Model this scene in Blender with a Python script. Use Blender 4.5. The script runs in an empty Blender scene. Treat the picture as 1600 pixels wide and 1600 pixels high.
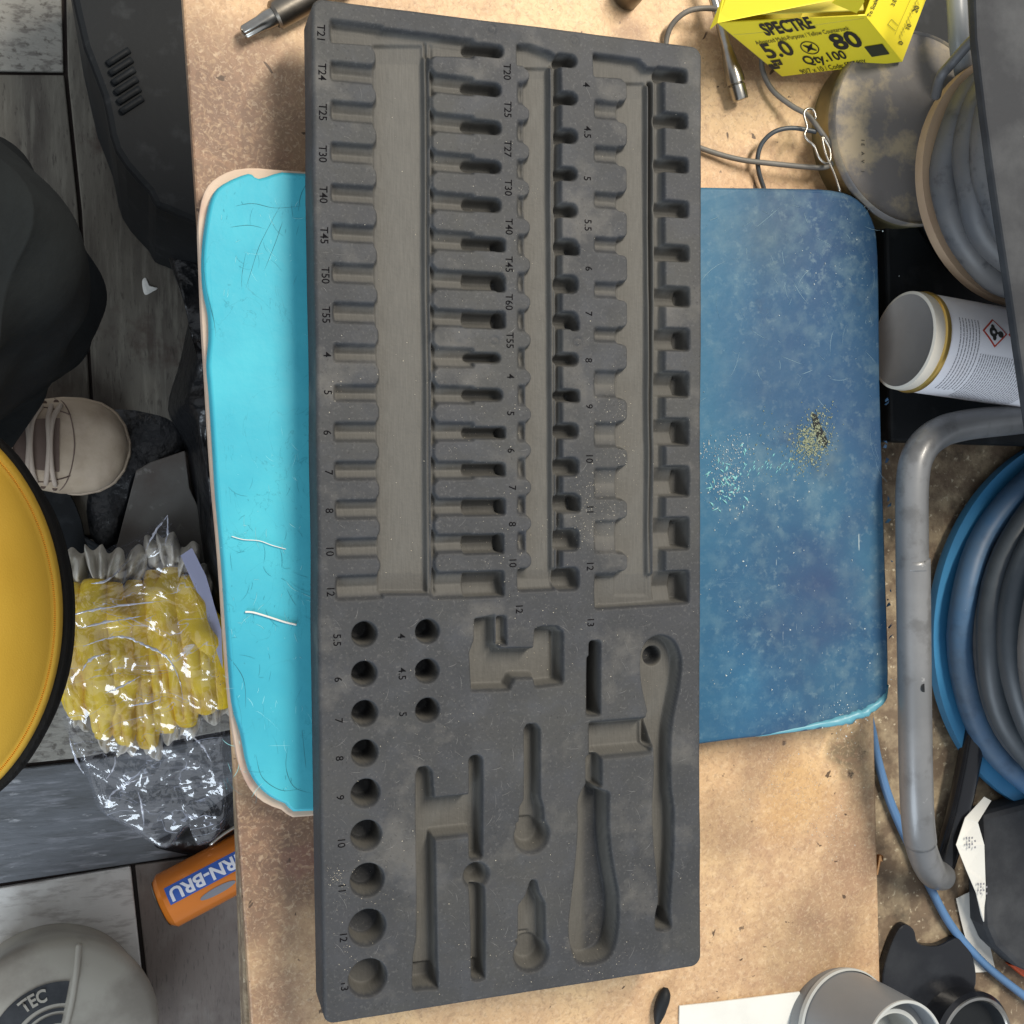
import bpy, bmesh, math, random
import numpy as np
from mathutils import Vector, Matrix, noise
random.seed(7); rng = np.random.default_rng(7)
S = bpy.context.scene
C = S.collection

# ------------------------------------------------------------------ camera
F = 1731.0                                   # focal length in photo pixels (1600 px wide)
def norm(v): return v/np.linalg.norm(v)
ax = norm(np.array([0.95062759, -0.0168583, 0.30987575]))
ay = np.array([0.00978584, 0.99913056, 0.04052616]); ay = norm(ay-ax*(ax@ay))
az = np.cross(ax, ay)
TRAY_W, TRAY_L = 0.190, 0.190*2.4101708
TOP = 0.047                                  # tray top above the hardboard
tl = np.array([-0.08749499, -0.22474752, 0.48387806])
cen = tl+ax*TRAY_W/2+ay*TRAY_L/2             # tray centre, seen from the camera
R = np.array([ax, -ay, -az])                 # rows: world X, Y, Z expressed in camera (x right, y down, z forward)
campos = -(R@cen)+np.array([0, 0, TOP])
cd = bpy.data.cameras.new("camera"); cam = bpy.data.objects.new("camera", cd); C.objects.link(cam)
cd.sensor_width = 36; cd.sensor_fit = 'HORIZONTAL'; cd.lens = 36*F/1600; cd.clip_start = .01; cd.clip_end = 50
Rc = R@np.diag([1, -1, -1])
M4 = Matrix([[*Rc[i], campos[i]] for i in range(3)]+[[0, 0, 0, 1]])
cam.matrix_world = M4
S.camera = cam

# ------------------------------------------------------------------ world and lamps (the photo is taken in a shed)
w = bpy.data.worlds.new("World"); S.world = w; w.use_nodes = True
bg = w.node_tree.nodes['Background']; bg.inputs[0].default_value = (.90, .94, 1, 1); bg.inputs[1].default_value = .46
def area(name, loc, tgt, sx, sy, power, col):
    l = bpy.data.lights.new(name, 'AREA'); l.shape = 'RECTANGLE'; l.size = sx; l.size_y = sy; l.energy = power; l.color = col
    o = bpy.data.objects.new(name, l); C.objects.link(o); o.location = loc
    o.rotation_euler = (Vector(tgt)-Vector(loc)).to_track_quat('-Z', 'Y').to_euler()
    return o
area("ceiling_lamp", (.50, .80, 1.45), (0, 0, 0), .20, .9, 32, (1, .91, .78))
area("doorway_daylight", (-1.05, -1.5, .75), (-.2, -.1, -.3), 1.0, 1.0, 19, (.78, .89, 1))
S.view_settings.view_transform = 'Standard'; S.view_settings.look = 'None'; S.view_settings.exposure = 0.34; S.view_settings.gamma = 1
S.render.engine = 'CYCLES'
S.cycles.transparent_max_bounces = 12

# ------------------------------------------------------------------ helpers
def ray(px, py):
    d = np.array([(px-800)/F, (py-800)/F, 1.0]); return R@d
def at(px, py, z):                            # the point of the place at height z that the photo shows at px, py
    d = ray(px, py); t = (z-campos[2])/d[2]; p = campos+d*t
    return Vector((p[0], p[1], z))
def link(name, me, parent=None, mat=None, smooth=False):
    o = bpy.data.objects.new(name, me); C.objects.link(o)
    if mat is not None and not me.materials: me.materials.append(mat)
    if smooth: me.polygons.foreach_set('use_smooth', [True]*len(me.polygons))
    if parent is not None:
        o.parent = parent; o.matrix_parent_inverse = Matrix.Translation(-parent.location)
    return o
def mesh(name, v, f, mat=None, parent=None, smooth=False):
    me = bpy.data.meshes.new(name); me.from_pydata([tuple(p) for p in v], [], f); me.update()
    return link(name, me, parent, mat, smooth)
def tag(o, label=None, cat=None, group=None, kind=None):
    if label: o['label'] = label
    if cat: o['category'] = cat
    if group: o['group'] = group
    if kind: o['kind'] = kind
    return o
def empty(name, loc, label, cat, group=None):
    o = bpy.data.objects.new(name, None); C.objects.link(o); o.location = loc; o.empty_display_size = .01
    return tag(o, label, cat, group)
def soften(o, wd=.001, seg=2):
    m = o.modifiers.new('bevel', 'BEVEL'); m.width = wd; m.segments = seg; m.limit_method = 'ANGLE'; m.angle_limit = math.radians(35)
    return o
def spline(pts, n=8, closed=False):
    P = [Vector(p) for p in pts]; out = []; N = len(P)
    rngk = range(N) if closed else range(N-1)
    for i in rngk:
        if closed: a, b, c, d = P[i-1], P[i], P[(i+1) % N], P[(i+2) % N]
        else: a, b, c, d = P[max(i-1, 0)], P[i], P[i+1], P[min(i+2, N-1)]
        for k in range(n):
            t = k/n
            out.append(.5*((2*b)+(c-a)*t+(2*a-5*b+4*c-d)*t*t+(3*b-a-3*c+d)*t**3))
    if not closed: out.append(P[-1])
    return out
def tube(name, pts, r, mat, parent=None, seg=12, n=8, bump=0, bs=20, squash=1, up=Vector((0, 0, 1)), closed=False, caps=True):
    P = spline(pts, n, closed) if n > 1 else [Vector(p) for p in pts]
    N = len(P); rs = r if isinstance(r, (list, tuple)) else None
    v = []; f = []; prev = None
    for i, p in enumerate(P):
        if closed: t = (P[(i+1) % N]-P[i-1]).normalized()
        else: t = (P[min(i+1, N-1)]-P[max(i-1, 0)]).normalized()
        if prev is None:
            a = up-t*up.dot(t)
            if a.length < 1e-3: a = Vector((1, 0, 0))-t*t.x
            a.normalize()
        else: a = (prev-t*prev.dot(t)).normalized()
        prev = a; b = t.cross(a)
        if rs:
            u = i/(N-1)*(len(rs)-1); k = min(int(u), len(rs)-2); rr = rs[k]+(rs[k+1]-rs[k])*(u-k)
        else: rr = r
        for s in range(seg):
            th = 2*math.pi*s/seg; q = p+(a*math.cos(th)*squash+b*math.sin(th))*rr
            if bump: q += (q-p)*noise.noise(q*bs)*bump
            v.append(q)
    for i in range(N if closed else N-1):
        j = (i+1) % N
        for s in range(seg):
            f.append((i*seg+s, i*seg+(s+1) % seg, j*seg+(s+1) % seg, j*seg+s))
    if caps and not closed: f.append(tuple(range(seg))[::-1]); f.append(tuple((N-1)*seg+s for s in range(seg)))
    return mesh(name, v, f, mat, parent, True)
def lathe(name, origin, axis, prof, mat, parent=None, seg=64, smooth=True, arc=None):
    axis = Vector(axis).normalized(); a = axis.orthogonal().normalized(); b = axis.cross(a); o = Vector(origin)
    v = []; f = []; n = len(prof)
    for s in range(seg):
        th = 2*math.pi*s/seg; d = a*math.cos(th)+b*math.sin(th)
        for (r, h) in prof: v.append(o+axis*h+d*r)
    for s in range(seg):
        t = (s+1) % seg
        for k in range(n-1):
            if prof[k][0] < 1e-7: f.append((s*n+k, t*n+k+1, s*n+k+1))
            elif prof[k+1][0] < 1e-7: f.append((s*n+k, t*n+k, s*n+k+1))
            else: f.append((s*n+k, t*n+k, t*n+k+1, s*n+k+1))
    ob = mesh(name, v, f, mat, parent, smooth)
    if smooth:
        ob.data.update()
        me = ob.data
        bm = bmesh.new(); bm.from_mesh(me); bmesh.ops.remove_doubles(bm, verts=bm.verts, dist=1e-6); bmesh.ops.recalc_face_normals(bm, faces=bm.faces)
        for e in bm.edges:
            if len(e.link_faces) == 2 and e.calc_face_angle(0) > .6: e.smooth = False
        bm.to_mesh(me); bm.free()
    return ob
def prism(name, outline, z0, z1, mat, parent=None, bev=0, smooth=False):
    n = len(outline); v = [(p[0], p[1], z0) for p in outline]+[(p[0], p[1], z1) for p in outline]
    f = [tuple(range(n))[::-1], tuple(range(n, 2*n))]+[(i, (i+1) % n, n+(i+1) % n, n+i) for i in range(n)]
    ob = mesh(name, v, f, mat, parent, False)
    bm = bmesh.new(); bm.from_mesh(ob.data); bmesh.ops.recalc_face_normals(bm, faces=bm.faces); bm.to_mesh(ob.data); bm.free()
    if bev: soften(ob, bev)
    return ob
def pxprism(name, pts, z0, z1, mat, parent=None, bev=0, n=0):
    o = [at(x, y, z1) for x, y in pts]
    if n: o = spline(o, n, True)
    return prism(name, o, z0, z1, mat, parent, bev)
def box(name, c, sx, sy, sz, mat, parent=None, rz=0, bev=0):
    m = Matrix.Rotation(rz, 3, 'Z'); c = Vector(c)
    o = [c+m@Vector((a*sx/2, b*sy/2, 0)) for a, b in ((-1, -1), (1, -1), (1, 1), (-1, 1))]
    return prism(name, o, c.z-sz/2, c.z+sz/2, mat, parent, bev)
def text_raw(s, bold=0.0, depth=0):
    cu = bpy.data.curves.new('t', 'FONT'); cu.body = s; cu.align_x = 'CENTER'; cu.align_y = 'CENTER'; cu.offset = bold; cu.resolution_u = 3; cu.extrude = depth
    o = bpy.data.objects.new('t', cu); C.objects.link(o)
    dg = bpy.context.evaluated_depsgraph_get(); me = bpy.data.meshes.new_from_object(o.evaluated_get(dg))
    bpy.data.objects.remove(o); bpy.data.curves.remove(cu)
    return me
def text(name, s, fn, mat, parent, bold=0.0, cuts=0, label=None):
    me = text_raw(s, bold)
    if cuts:
        bm = bmesh.new(); bm.from_mesh(me)
        bmesh.ops.triangulate(bm, faces=bm.faces)
        bmesh.ops.subdivide_edges(bm, edges=[e for e in bm.edges if e.calc_length() > .15], cuts=cuts); bm.to_mesh(me); bm.free()
    for v in me.vertices: v.co = fn(v.co.x, v.co.y)
    me.materials.clear(); me.name = name
    o = link(name, me, parent, mat)
    if label: o['label'] = label
    return o

# ------------------------------------------------------------------ materials
def mat(name, col, rough=.6, metal=0, spec=.5, layers=(), bump=None, alpha=None, coat=0):
    m = bpy.data.materials.new(name); m.use_nodes = True; nt = m.node_tree; N = nt.nodes; L = nt.links
    b = N['Principled BSDF']; b.inputs['Roughness'].default_value = rough; b.inputs['Metallic'].default_value = metal
    b.inputs['Specular IOR Level'].default_value = spec; b.inputs['Coat Weight'].default_value = coat
    tc = N.new('ShaderNodeTexCoord'); cur = None
    rgb = N.new('ShaderNodeRGB'); rgb.outputs[0].default_value = (*col, 1); cur = rgb.outputs[0]
    for (c2, scale, lo, hi, amt, *rest) in layers:
        stretch = rest[0] if rest else (1, 1, 1)
        mp = N.new('ShaderNodeMapping'); mp.inputs['Scale'].default_value = stretch; L.new(tc.outputs['Object'], mp.inputs[0])
        mp.inputs['Location'].default_value = (random.uniform(-9, 9), random.uniform(-9, 9), 0)
        nz = N.new('ShaderNodeTexNoise'); nz.inputs['Scale'].default_value = scale; nz.inputs['Detail'].default_value = 6; nz.inputs['Roughness'].default_value = .62
        L.new(mp.outputs[0], nz.inputs['Vector'])
        mr = N.new('ShaderNodeMapRange'); mr.inputs['From Min'].default_value = lo; mr.inputs['From Max'].default_value = hi; mr.inputs['To Max'].default_value = amt
        L.new(nz.outputs['Fac'], mr.inputs[0])
        mx = N.new('ShaderNodeMix'); mx.data_type = 'RGBA'; L.new(mr.outputs[0], mx.inputs['Factor'])
        L.new(cur, mx.inputs['A']); mx.inputs['B'].default_value = (*c2, 1); cur = mx.outputs['Result']
    L.new(cur, b.inputs['Base Color'])
    if bump:
        last = None
        for (scale, st, dist, *rest) in bump:
            mp = N.new('ShaderNodeMapping'); mp.inputs['Scale'].default_value = rest[0] if rest else (1, 1, 1); L.new(tc.outputs['Object'], mp.inputs[0])
            nz = N.new('ShaderNodeTexNoise'); nz.inputs['Scale'].default_value = scale; nz.inputs['Detail'].default_value = 5; L.new(mp.outputs[0], nz.inputs['Vector'])
            bp = N.new('ShaderNodeBump'); bp.inputs['Strength'].default_value = st; bp.inputs['Distance'].default_value = dist; L.new(nz.outputs['Fac'], bp.inputs['Height'])
            if last: L.new(last, bp.inputs['Normal'])
            last = bp.outputs[0]
        L.new(last, b.inputs['Normal'])
    m['out'] = 1
    return m, cur, b
def M(*a, **k): return mat(*a, **k)[0]

m_board_t = mat('hardboard', (.60, .405, .225), .55, layers=[((.40, .25, .145), 7, .44, .62, .8), ((.70, .50, .27), 14, .46, .62, .7), ((.36, .22, .13), 60, .54, .70, .45), ((.74, .57, .36), 200, .52, .70, .45), ((.33, .20, .12), 420, .58, .70, .55), ((.07, .045, .03), 150, .67, .70, .85)], bump=[(220, .25, .001), (30, .2, .002)])
def blotches(m, cur, b, spots, col):
    nt = m.node_tree; N = nt.nodes; L = nt.links; tc = N.new('ShaderNodeTexCoord')
    for (x, y, rad, amt, *c2) in spots:
        p = at(x, y, 0)
        dn = N.new('ShaderNodeVectorMath'); dn.operation = 'DISTANCE'; L.new(tc.outputs['Object'], dn.inputs[0]); dn.inputs[1].default_value = p
        nz = N.new('ShaderNodeTexNoise'); nz.inputs['Scale'].default_value = .9/rad; nz.inputs['Detail'].default_value = 7; L.new(tc.outputs['Object'], nz.inputs['Vector'])
        ma = N.new('ShaderNodeMath'); ma.operation = 'MULTIPLY_ADD'; L.new(nz.outputs['Fac'], ma.inputs[0]); ma.inputs[1].default_value = rad*1.6; L.new(dn.outputs['Value'], ma.inputs[2])
        mr = N.new('ShaderNodeMapRange'); mr.inputs['From Min'].default_value = rad*2.2; mr.inputs['From Max'].default_value = rad*1.4; mr.inputs['To Max'].default_value = amt; L.new(ma.outputs[0], mr.inputs[0])
        mx = N.new('ShaderNodeMix'); mx.data_type = 'RGBA'; L.new(mr.outputs[0], mx.inputs['Factor']); L.new(cur, mx.inputs['A']); mx.inputs['B'].default_value = (*(c2[0] if c2 else col), 1); cur = mx.outputs['Result']
    L.new(cur, b.inputs['Base Color']); return cur
def fibres(m, b):
    nt = m.node_tree; N = nt.nodes; L = nt.links; tc = N.new('ShaderNodeTexCoord'); cur = b.inputs['Base Color'].links[0].from_socket
    for (sc, ds, lo, hi, col, amt) in [(130, 2.5, .50, .62, (.30, .17, .10), .24), (170, 3.0, .52, .64, (.66, .48, .28), .20), (60, 2, .54, .66, (.34, .20, .12), .25), (420, 1, .55, .65, (.20, .12, .07), .30), (480, 1, .57, .66, (.75, .60, .42), .22), (95, .5, .685, .70, (.06, .035, .02), .9)]:
        nz = N.new('ShaderNodeTexNoise'); nz.inputs['Scale'].default_value = sc; nz.inputs['Detail'].default_value = 3; nz.inputs['Distortion'].default_value = ds; L.new(tc.outputs['Object'], nz.inputs['Vector'])
        mr = N.new('ShaderNodeMapRange'); mr.inputs['From Min'].default_value = lo; mr.inputs['From Max'].default_value = hi; mr.inputs['To Max'].default_value = amt; L.new(nz.outputs['Fac'], mr.inputs[0])
        mx = N.new('ShaderNodeMix'); mx.data_type = 'RGBA'; L.new(mr.outputs[0], mx.inputs['Factor']); L.new(cur, mx.inputs['A']); mx.inputs['B'].default_value = (*col, 1); cur = mx.outputs['Result']
    L.new(cur, b.inputs['Base Color'])
blotches(*m_board_t, [(300, 240, .060, .9), (400, 170, .035, .55), (440, 1290, .040, .95), (400, 1390, .030, .8), (395, 1480, .018, .5), (470, 1400, .008, .6), (420, 1560, .012, .5), (1130, 1300, .02, .4), (1300, 1420, .025, .4), (1150, 60, .02, .5), (1190, 1190, .02, .5), (1240, 1250, .022, .6, (.50, .30, .12)), (1340, 1330, .02, .5), (470, 1345, .008, .8, (.20, .10, .07)), (430, 1580, .02, .5), (1325, 1175, .012, .85, (.10, .08, .05)), (1345, 1225, .014, .5, (.14, .11, .07)), (1329, 1209, .0022, 1, (.02, .015, .01)), (1225, 1161, .0013, 1, (.04, .025, .02)), (985, 60, .010, .6, (.22, .12, .07)), (1250, 1500, .03, .5), (1200, 40, .03, .6)], (.150, .088, .058))  # brown and darker blotches mixed into the board colour at set spots
fibres(m_board_t[0], m_board_t[2])
m_ply = M('raw_edge', (.55, .42, .32), .8, layers=[((.35, .18, .14), 30, .5, .7, .6)], bump=[(120, .4, .001)])
m_table = M('dusty_bench', (.16, .115, .075), .8, layers=[((.42, .34, .22), 60, .45, .7, .9), ((.03, .025, .02), 25, .55, .7, .8), ((.62, .55, .40), 260, .6, .7, .9)], bump=[(200, .6, .002)])
m_black = M('black_plastic', (.010, .012, .014), .6, spec=.25, layers=[((.05, .055, .06), 40, .55, .8, .6)], bump=[(150, .15, .001)])
m_blackg = M('gloss_black', (.008, .009, .012), .22, layers=[((.05, .055, .06), 15, .5, .8, .6)], bump=[(25, .3, .003)])
m_dark = M('dark_panel', (.026, .028, .032), .7, spec=.25, layers=[((.09, .095, .10), 30, .4, .8, .6), ((.35, .35, .33), 130, .72, .76, .8)], bump=[(400, .2, .0006)])
m_grey = M('grey_pvc', (.17, .185, .20), .38, layers=[((.25, .26, .27), 12, .4, .8, .6)], bump=[(60, .08, .001)])
m_greyl = M('grey_pvc_cut', (.42, .44, .43), .55, layers=[((.3, .31, .32), 60, .4, .8, .6)])
m_steel = M('steel', (.42, .41, .38), .28, 1, layers=[((.2, .17, .13), 60, .45, .7, .6)], bump=[(90, .1, .0006)])
m_steeld = M('dark_steel', (.22, .20, .17), .35, 1, layers=[((.08, .07, .06), 80, .4, .7, .7)], bump=[(90, .2, .0006)])
m_tube = M('grey_painted_tube', (.20, .205, .21), .38, .25, layers=[((.15, .155, .16), 14, .42, .6, .85), ((.10, .10, .10), 60, .54, .66, .6), ((.6, .6, .58), 70, .66, .72, .5)], bump=[(50, .08, .001)], coat=.12)
m_cable = M('grey_cable', (.115, .11, .10), .55, layers=[((.19, .18, .16), 60, .4, .7, .6)])
m_cable2 = M('grey_hose', (.085, .088, .095), .5, layers=[((.13, .125, .12), 20, .4, .62, .7), ((.035, .035, .04), 90, .56, .68, .7)])
m_hoseb = M('blue_hose', (.035, .10, .20), .5, layers=[((.07, .11, .16), 20, .4, .62, .7), ((.02, .05, .10), 60, .5, .66, .6)])
m_cablek = M('black_hose', (.035, .045, .055), .45, layers=[((.07, .08, .09), 20, .4, .7, .6)])
m_bluef = M('blue_plastic', (.035, .19, .37), .5, layers=[((.02, .11, .24), 12, .4, .7, .6)])
m_tan = M('tan_plastic', (.40, .29, .19), .6, layers=[((.27, .18, .12), 20, .4, .7, .6)])
m_tin = M('tin_lid', (.16, .15, .145), .6, .1, layers=[((.40, .33, .22), 38, .50, .62, .8), ((.09, .085, .08), 20, .5, .65, .6)], bump=[(70, .15, .001)])
m_brass = M('brass_rim', (.28, .25, .14), .4, .7, layers=[((.15, .14, .09), 40, .4, .7, .6)])
m_gold = M('gold_ring', (.62, .42, .12), .3, .8)
m_white = M('white_label', (.72, .72, .76), .45, layers=[((.55, .50, .50), 25, .55, .75, .5)])
m_whitep = M('white_paper', (.66, .66, .62), .7, layers=[((.5, .5, .47), 25, .5, .75, .5)])
m_canbase = M('can_base', (.24, .22, .205), .45, .3, layers=[((.35, .33, .3), 12, .4, .7, .6)])
m_ink = M('black_ink', (.02, .02, .018), .6)
m_inkg = M('grey_ink', (.20, .20, .22), .6)
m_red = M('red_ink', (.45, .05, .03), .6)
m_yel = M('yellow_card', (.80, .68, .03), .55, layers=[((.72, .60, .04), 30, .5, .8, .6)], bump=[(60, .1, .001)])
m_yelin = M('yellow_card_inside', (.52, .45, .06), .7)
m_copper = M('copper', (.75, .40, .18), .3, 1)
m_orange = M('orange_can', (.70, .20, .02), .3, .35, bump=[(30, .15, .002)], coat=.3)
m_blue = M('can_blue', (.03, .10, .40), .35)
m_yfab = M('yellow_fabric', (.48, .295, .025), .75, layers=[((.47, .28, .02), 8, .4, .7, .7), ((.66, .48, .08), 300, .7, .74, .7)], bump=[(900, .35, .0006), (12, .3, .004)])
m_orstitch = M('orange_thread', (.8, .4, .04), .7)
m_kfab = M('black_fabric', (.009, .010, .011), .95, spec=.08, layers=[((.022, .026, .027), 6, .4, .7, .8)], bump=[(700, .3, .0006), (14, .6, .01)])
m_kfab2 = M('black_ribbed', (.012, .012, .012), .85, spec=.15, bump=[(50, .8, .004, (6, 1, 1))])
m_shoe = M('beige_leather', (.52, .42, .31), .5, layers=[((.32, .235, .165), 22, .45, .7, .8), ((.60, .50, .40), 14, .5, .75, .6)], bump=[(40, .4, .003)])
m_shoed = M('brown_lining', (.15, .105, .085), .85, bump=[(70, .5, .002)])
m_lace = M('lace', (.48, .40, .33), .8, bump=[(300, .5, .0006)])
m_glove = M('yellow_glove', (.82, .58, .015), .55, layers=[((.60, .36, .015), 30, .46, .62, .75)], bump=[(45, .5, .004), (300, .2, .0005)])
m_cuff = M('white_cuff', (.60, .57, .50), .8, layers=[((.45, .42, .38), 20, .5, .7, .6)], bump=[(300, .3, .0006)])
m_board2 = M('grey_card', (.13, .125, .115), .8, layers=[((.07, .05, .04), 10, .45, .7, .8), ((.3, .29, .27), 80, .62, .75, .6)], bump=[(200, .2, .0006)])
m_blackbag = M('black_bin_liner', (.010, .011, .013), .3, bump=[(16, .9, .012), (60, .5, .003)])
m_num = M('debossed_ink', (.006, .006, .007), .9, spec=.05)
m_crumb = M('crumb', (.55, .50, .40), .7)

# tray foam: 'wear' is the dusty, lighter look of the smooth strip floors
m_foam, fc, fb = mat('dark_foam', (.041, .043, .046), .66, spec=.24, layers=[((.056, .057, .056), 14, .44, .62, .9), ((.060, .064, .072), 45, .5, .66, .6), ((.05, .052, .058), 30, .45, .7, .7), ((.12, .116, .108), 26, .56, .70, .6), ((.10, .10, .10), 700, .56, .66, .5), ((.02, .02, .022), 800, .60, .68, .5)], bump=[(900, .28, .0005), (40, .12, .002)])
nt = m_foam.node_tree; N = nt.nodes; L = nt.links
at_ = N.new('ShaderNodeAttribute'); at_.attribute_name = 'wear'
tcn = N.new('ShaderNodeTexCoord'); mpn = N.new('ShaderNodeMapping'); mpn.inputs['Scale'].default_value = (9, .6, 1); L.new(tcn.outputs['Object'], mpn.inputs[0])
nz = N.new('ShaderNodeTexNoise'); nz.inputs['Scale'].default_value = 170; nz.inputs['Detail'].default_value = 5; L.new(mpn.outputs[0], nz.inputs['Vector'])
cr = N.new('ShaderNodeMapRange'); cr.inputs['From Min'].default_value = .3; cr.inputs['From Max'].default_value = .75; L.new(nz.outputs['Fac'], cr.inputs[0])
mxw = N.new('ShaderNodeMix'); mxw.data_type = 'RGBA'; mxw.inputs['A'].default_value = (.088, .086, .079, 1); mxw.inputs['B'].default_value = (.110, .107, .098, 1); L.new(cr.outputs[0], mxw.inputs['Factor'])
mx2 = N.new('ShaderNodeMix'); mx2.data_type = 'RGBA'; L.new(at_.outputs['Fac'], mx2.inputs['Factor']); L.new(fc, mx2.inputs['A']); L.new(mxw.outputs['Result'], mx2.inputs['B'])
L.new(mx2.outputs['Result'], fb.inputs['Base Color'])

# vinyl of the pad: clean turquoise on one end, grimy worn blue on the other (true colour of the cloth)
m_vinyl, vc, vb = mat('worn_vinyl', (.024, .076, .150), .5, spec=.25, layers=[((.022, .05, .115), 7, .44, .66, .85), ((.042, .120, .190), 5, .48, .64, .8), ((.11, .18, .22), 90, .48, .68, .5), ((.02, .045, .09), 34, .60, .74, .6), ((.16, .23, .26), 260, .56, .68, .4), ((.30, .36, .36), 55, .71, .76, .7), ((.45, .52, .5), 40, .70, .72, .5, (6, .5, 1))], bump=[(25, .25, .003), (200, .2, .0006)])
vc = blotches(m_vinyl, vc, vb, [(1140, 1080, .03, .4, (.04, .18, .30)), (1200, 600, .04, .5, (.025, .06, .13)), (1350, 700, .03, .5, (.03, .06, .14)), (1150, 350, .03, .5, (.055, .095, .125)), (1335, 430, .016, .95, (.020, .028, .085)), (1310, 400, .008, .7, (.10, .10, .07)), (1255, 720, .018, .6, (.13, .15, .12)), (1285, 665, .010, .9, (.015, .022, .06)), (1240, 940, .03, .7, (.028, .045, .11)), (1330, 900, .02, .5, (.11, .15, .18)), (1330, 330, .012, .6, (.02, .05, .10)), (1290, 820, .02, .5, (.03, .05, .11)), (1340, 1080, .012, .6, (.13, .15, .14))], (.1, .1, .1))
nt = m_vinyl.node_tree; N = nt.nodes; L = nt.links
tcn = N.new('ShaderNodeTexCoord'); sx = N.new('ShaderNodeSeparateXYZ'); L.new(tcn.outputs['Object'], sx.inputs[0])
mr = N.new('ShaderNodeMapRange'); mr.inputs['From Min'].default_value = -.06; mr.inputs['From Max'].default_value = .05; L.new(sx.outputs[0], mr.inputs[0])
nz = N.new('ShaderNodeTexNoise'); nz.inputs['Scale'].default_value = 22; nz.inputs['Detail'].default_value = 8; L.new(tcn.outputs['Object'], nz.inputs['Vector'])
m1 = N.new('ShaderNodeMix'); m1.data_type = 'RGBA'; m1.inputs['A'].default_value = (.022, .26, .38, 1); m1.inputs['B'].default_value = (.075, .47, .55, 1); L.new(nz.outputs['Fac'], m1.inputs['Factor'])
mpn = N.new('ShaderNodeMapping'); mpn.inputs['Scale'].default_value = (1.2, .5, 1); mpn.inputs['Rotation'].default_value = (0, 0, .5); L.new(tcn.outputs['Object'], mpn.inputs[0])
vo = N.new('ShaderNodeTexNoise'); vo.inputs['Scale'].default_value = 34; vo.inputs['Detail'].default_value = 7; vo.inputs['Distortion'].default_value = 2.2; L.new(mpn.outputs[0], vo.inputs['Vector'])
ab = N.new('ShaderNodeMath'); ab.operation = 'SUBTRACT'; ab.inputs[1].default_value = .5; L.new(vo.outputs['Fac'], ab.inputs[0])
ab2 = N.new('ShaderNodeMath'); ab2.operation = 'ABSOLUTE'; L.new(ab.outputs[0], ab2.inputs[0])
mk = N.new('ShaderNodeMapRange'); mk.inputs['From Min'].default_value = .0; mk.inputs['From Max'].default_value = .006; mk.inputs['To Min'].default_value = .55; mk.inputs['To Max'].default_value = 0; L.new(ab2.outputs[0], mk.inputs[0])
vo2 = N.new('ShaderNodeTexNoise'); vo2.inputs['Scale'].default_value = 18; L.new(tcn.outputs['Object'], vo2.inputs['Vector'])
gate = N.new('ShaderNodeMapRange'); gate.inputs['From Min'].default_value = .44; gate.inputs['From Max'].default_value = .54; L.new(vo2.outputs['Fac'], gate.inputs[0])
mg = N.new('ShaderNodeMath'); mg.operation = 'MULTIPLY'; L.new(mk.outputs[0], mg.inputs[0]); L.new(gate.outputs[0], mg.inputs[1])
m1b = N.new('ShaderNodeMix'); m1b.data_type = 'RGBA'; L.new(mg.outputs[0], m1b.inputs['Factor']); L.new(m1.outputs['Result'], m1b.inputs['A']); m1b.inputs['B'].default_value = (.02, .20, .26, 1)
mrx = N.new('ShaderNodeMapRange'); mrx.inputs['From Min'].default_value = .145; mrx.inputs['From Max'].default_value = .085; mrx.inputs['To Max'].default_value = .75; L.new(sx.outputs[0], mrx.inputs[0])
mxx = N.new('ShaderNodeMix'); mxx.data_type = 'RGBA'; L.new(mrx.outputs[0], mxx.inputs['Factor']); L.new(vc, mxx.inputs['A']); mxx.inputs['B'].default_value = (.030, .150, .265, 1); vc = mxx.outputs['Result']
cy = blotches(m_vinyl, m1b.outputs['Result'], vb, [(400, 400, .016, .45, (.03, .30, .40)), (350, 760, .018, .5, (.03, .31, .42)), (455, 1200, .014, .7, (.025, .24, .28)), (470, 1100, .012, .5, (.03, .29, .36)), (410, 620, .02, .4, (.09, .48, .56)), (375, 300, .010, .5, (.10, .50, .55)), (430, 880, .014, .4, (.03, .30, .40))], (0, 0, 0))
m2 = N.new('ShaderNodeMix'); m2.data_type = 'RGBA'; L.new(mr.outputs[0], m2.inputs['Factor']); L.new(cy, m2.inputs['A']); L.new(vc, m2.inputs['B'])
L.new(m2.outputs['Result'], vb.inputs['Base Color'])

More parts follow.
